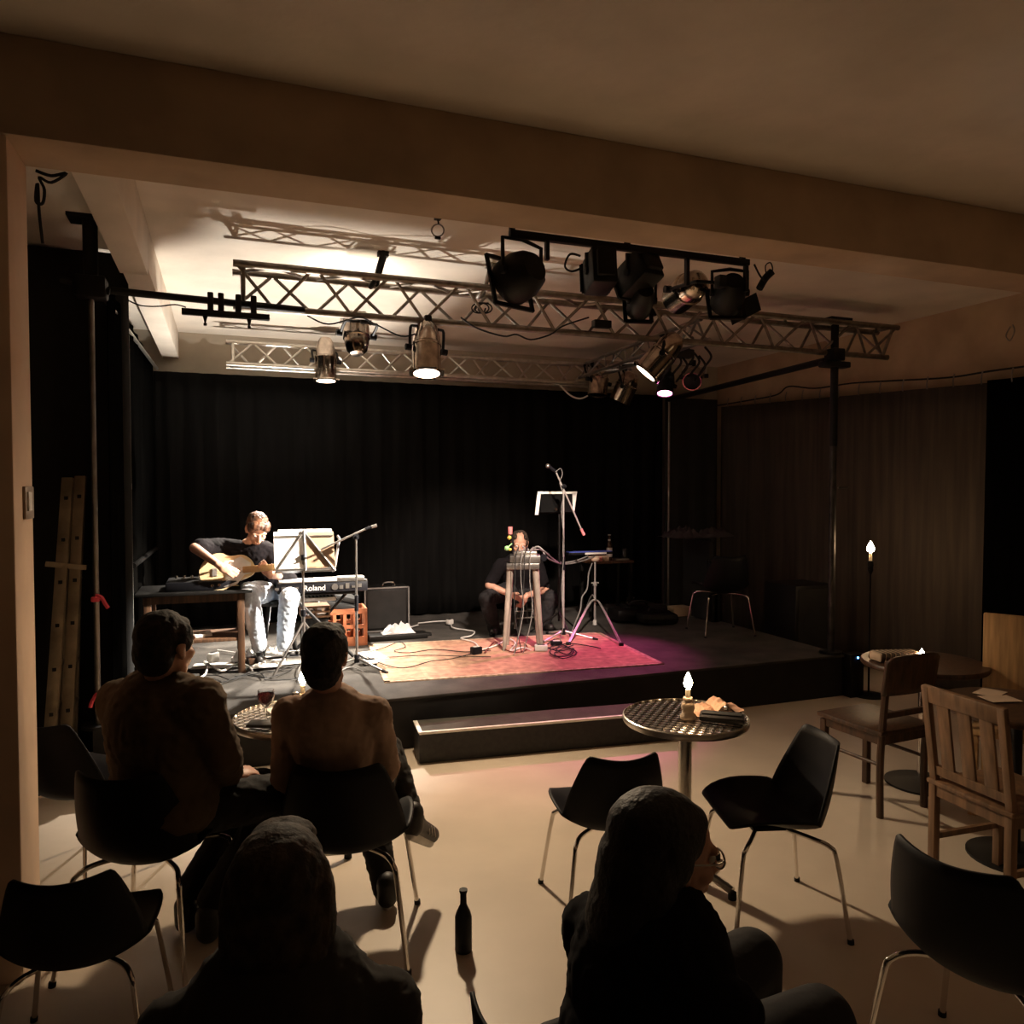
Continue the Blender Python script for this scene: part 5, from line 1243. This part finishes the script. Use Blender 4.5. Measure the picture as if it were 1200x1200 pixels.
# pine slat chair
def pine_chair(x, y, rz):
    t = thing_local('wooden_chair', 'honey pine chair with three flat back slats at the lower right', 'chair', (x, y, 0), rz)
    w, d = .185, .19
    for sx in (-1, 1):
        MB().box((sx*w, -d, .225), (.034, .034, .45), bev=.003).build('back_leg', pine, t)
        MB().box((sx*w, -d-.028, .66), (.034, .026, .44), (R(8), 0, 0), bev=.003).build('back_post', pine, t)
        MB().box((sx*w, d, .215), (.034, .034, .43), bev=.003).build('front_leg', pine, t)
        MB().box((sx*w, 0, .20), (.018, 2*d, .025)).build('side_stretcher', pine, t)
        MB().box((sx*w, 0, .412), (.02, 2*d, .05)).build('side_rail', pine, t)
    for x_ in (-.105, 0, .105):
        MB().box((x_, -d-.026, .66), (.062, .012, .36), (R(8), 0, 0), bev=.002).build('back_slat', pine, t)
    MB().box((0, -d-.052, .845), (2*w+.034, .026, .075), (R(8), 0, 0), bev=.006).build('top_rail', pine, t)
    MB().box((0, -d-.002, .505), (2*w, .022, .04), (R(8), 0, 0)).build('lower_rail', pine, t)
    MB().box((0, 0, .448), (2*w+.05, 2*d+.05, .022), bev=.008).build('seat', pine, t)
    for yy in (-d, d): MB().box((0, yy, .412), (2*w, .02, .05)).build('cross_rail', pine, t)
    return t
pl, pr_ = W(1092, 900, 3.42), W(1186, 900, 3.05)
mid = (pl+pr_)/2; dv = (pr_-pl); rz = math.atan2(dv.y, dv.x)
ch = pine_chair(0, 0, rz); off = Matrix.Rotation(rz, 3, 'Z') @ V((0, -.20, 0)); ch.location = (mid.x-off.x, mid.y-off.y, 0)
t = thing_local('board_chair', 'pale pine chair with a solid board back at the right picture edge', 'chair', (3.98, 2.86, 0), R(118))
MB().box((0, -.20, .75), (.42, .022, .58), bev=.01).build('back_board', pine_pale, t)
MB().box((0, 0, .45), (.42, .40, .03), bev=.008).build('seat', pine_pale, t)
for sx in (-1, 1):
    for sy in (-1, 1): MB().box((sx*.18, sy*.17, .218), (.04, .04, .434)).build('leg', pine_pale, t)
# dark table at the right edge with papers and a glass
def cafe_table(name, label, x, y, r, zt, m, legm):
    t = thing_local(name, label, 'table', (x, y, 0))
    MB().lathe([(0, zt), (r-.006, zt), (r, zt-.008), (r, zt-.022), (r-.006, zt-.03), (0, zt-.03)], (0, 0, 0), 48).build('tabletop', m, t)
    MB().cyl((0, 0, .03), (0, 0, zt-.03), .025, n=20).build('column', legm, t)
    MB().lathe([(0, 0), (.20, 0), (.20, .012), (.05, .035), (0, .04)], (0, 0, 0), 32).build('base', black_m, t); return t
q = G(1192, 826, .73)
cafe_table('cafe_table', 'dark round table behind the honey pine chair with papers on it', q.x, q.y, .33, .73, walnut, black_m)
for i, (u, v, rz, lab) in enumerate(((1160, 812, 20, 'pale leaflet lying flat on the dark right table'), (1172, 820, -15, 'second leaflet overlapping the first on the dark right table'))):
    p = G(u, v, .731); o = MB().box(p+V((0, 0, .002+.003*i)), (.15, .11, .002), (0, 0, R(rz))); tag(o.build('leaflet', tan_paper, org=p, smooth=False), lab, 'leaflet')
# small far table with striped mat and tea light
q = G(1092, 780, .73)
cafe_table('cafe_table', 'small dark table with chrome column behind the dark wooden chair', q.x+.05, q.y+.1, .34, .73, walnut, chrome)
mq_ = G(1050, 775, .731)
t = thing_local('striped_mat', 'rolled straw mat with dark stripes on the far right table', 'mat', (mq_.x+.02, mq_.y+.02, .731), R(-12))
MB().box((0, 0, .028), (.28, .12, .055), bev=.018).build('roll', tan_paper, t)
for i in range(9): MB().box((-.12+i*.03, 0, .0285), (.008, .122, .0575), (0, R(10), 0), bev=.016).build('stripe', walnut, t)
cp = G(1080, 776, .731)
t = thing('tea_light', 'small tea light glowing in a glass on the far right table', 'candle', cp)
MB().lathe([(0, 0), (.026, 0), (.032, .05), (.030, .05), (.024, .004), (0, .004)], cp, 20).build('glass_cup', glass, t)
MB().cyl(cp+V((0, 0, .004)), cp+V((0, 0, .022)), .021).build('wax', wax, t)
flame(t, cp+V((0, 0, .026)), .055, .018)
# tall candle stand by the right wall
cp = WY(1020, 664, 4.95)
t = thing('candle_stand', 'tall thin black candle stand with a lit candle before the brown drape', 'candle stand', (cp.x, cp.y, 0))
MB().cyl((cp.x, cp.y, .02), (cp.x, cp.y, cp.z-.04), .008).build('stem', black_m, t)
MB().lathe([(0, 0), (.13, 0), (.13, .012), (.03, .025), (0, .03)], (cp.x, cp.y, 0), 28).build('base', black_m, t)
MB().lathe([(0, -.06), (.012, -.06), (.024, -.03), (.020, .0), (.026, .006), (.022, .05), (0, .05)], (cp.x, cp.y, cp.z), 20).build('cup', black_m, t)
MB().cyl((cp.x, cp.y, cp.z+.04), (cp.x, cp.y, cp.z+.115), .013).build('stick', wax, t)
flame(t, V((cp.x, cp.y, cp.z+.118)), .10, .031)
bq = W(543, 1048, 2.9); bottle('dark_bottle', 'dark round shouldered bottle standing on the floor at the bottom edge', (bq.x, bq.y, 0), .235, .032, black_p, 'bottle', False)
# ------------------------------------------------------------------ light
AIR = 1.0
spot('floor_lamp_light', pA+V((-.02, -.05, -.06)), (1.25, 2.75, 0), 290, (1, .76, .50), 118, 1.0, .06)
spot('guitar_key_light', pB+aimB.normalized()*.05, (.35, 6.3, .75), 3600, (1, .88, .74), 34, .6, .05)
spot('ceiling_light', pD+aimD.normalized()*.05, pD+aimD, 12, (1, .88, .74), 150, .6, .03)
spot('added_uplighter_light', UL+V((0, 0, .16)), (.35, 5.9, 3.3), 520, (1, .92, .82), 135, 1.0, .03)  # light of the added uplighter, there to brighten the stage ceiling
spot('guitar_top_light', pC+V((0, 0, -.05)), (.45, 6.4, .35), 1500, (1, .88, .74), 60, .6, .05)
spot('player_light', WY(748, 330, 4.0), (2.45, 6.8, 1.0), 900, (1, .80, .66), 42, .7, .06)
spot('rug_light', WY(703, 330, 4.0), (1.5, 6.0, .35), 520, (1, .80, .62), 40, .8, .06)
spot('pink_light', pG+V((0, 0, -.05)), (2.75, 5.75, .35), 420, (1, .12, .42), 46, .8, .05)
l = bpy.data.lights.new('room_fill_light', 'AREA'); l.energy = 4; l.color = (1, .66, .36); l.size = 1.5  # warm fill added behind the camera, its source unseen
o = bpy.data.objects.new('room_fill_light', l); C.objects.link(o); o.location = (4.5, -1.2, 2.6); o.rotation_euler = (R(35), 0, R(15))
w = bpy.data.worlds.new('World'); bpy.context.scene.world = w; w.use_nodes = True
bg = w.node_tree.nodes['Background']; bg.inputs[0].default_value = (1, .68, .40, 1); bg.inputs[1].default_value = .007
sc = bpy.context.scene
sc.view_settings.view_transform = 'Standard'; sc.view_settings.look = 'None'; sc.view_settings.exposure = 0; sc.view_settings.gamma = 1
sc.cycles.max_bounces = 8; sc.cycles.diffuse_bounces = 5; sc.cycles.use_denoising = True
sc.cycles.sample_clamp_indirect = 8
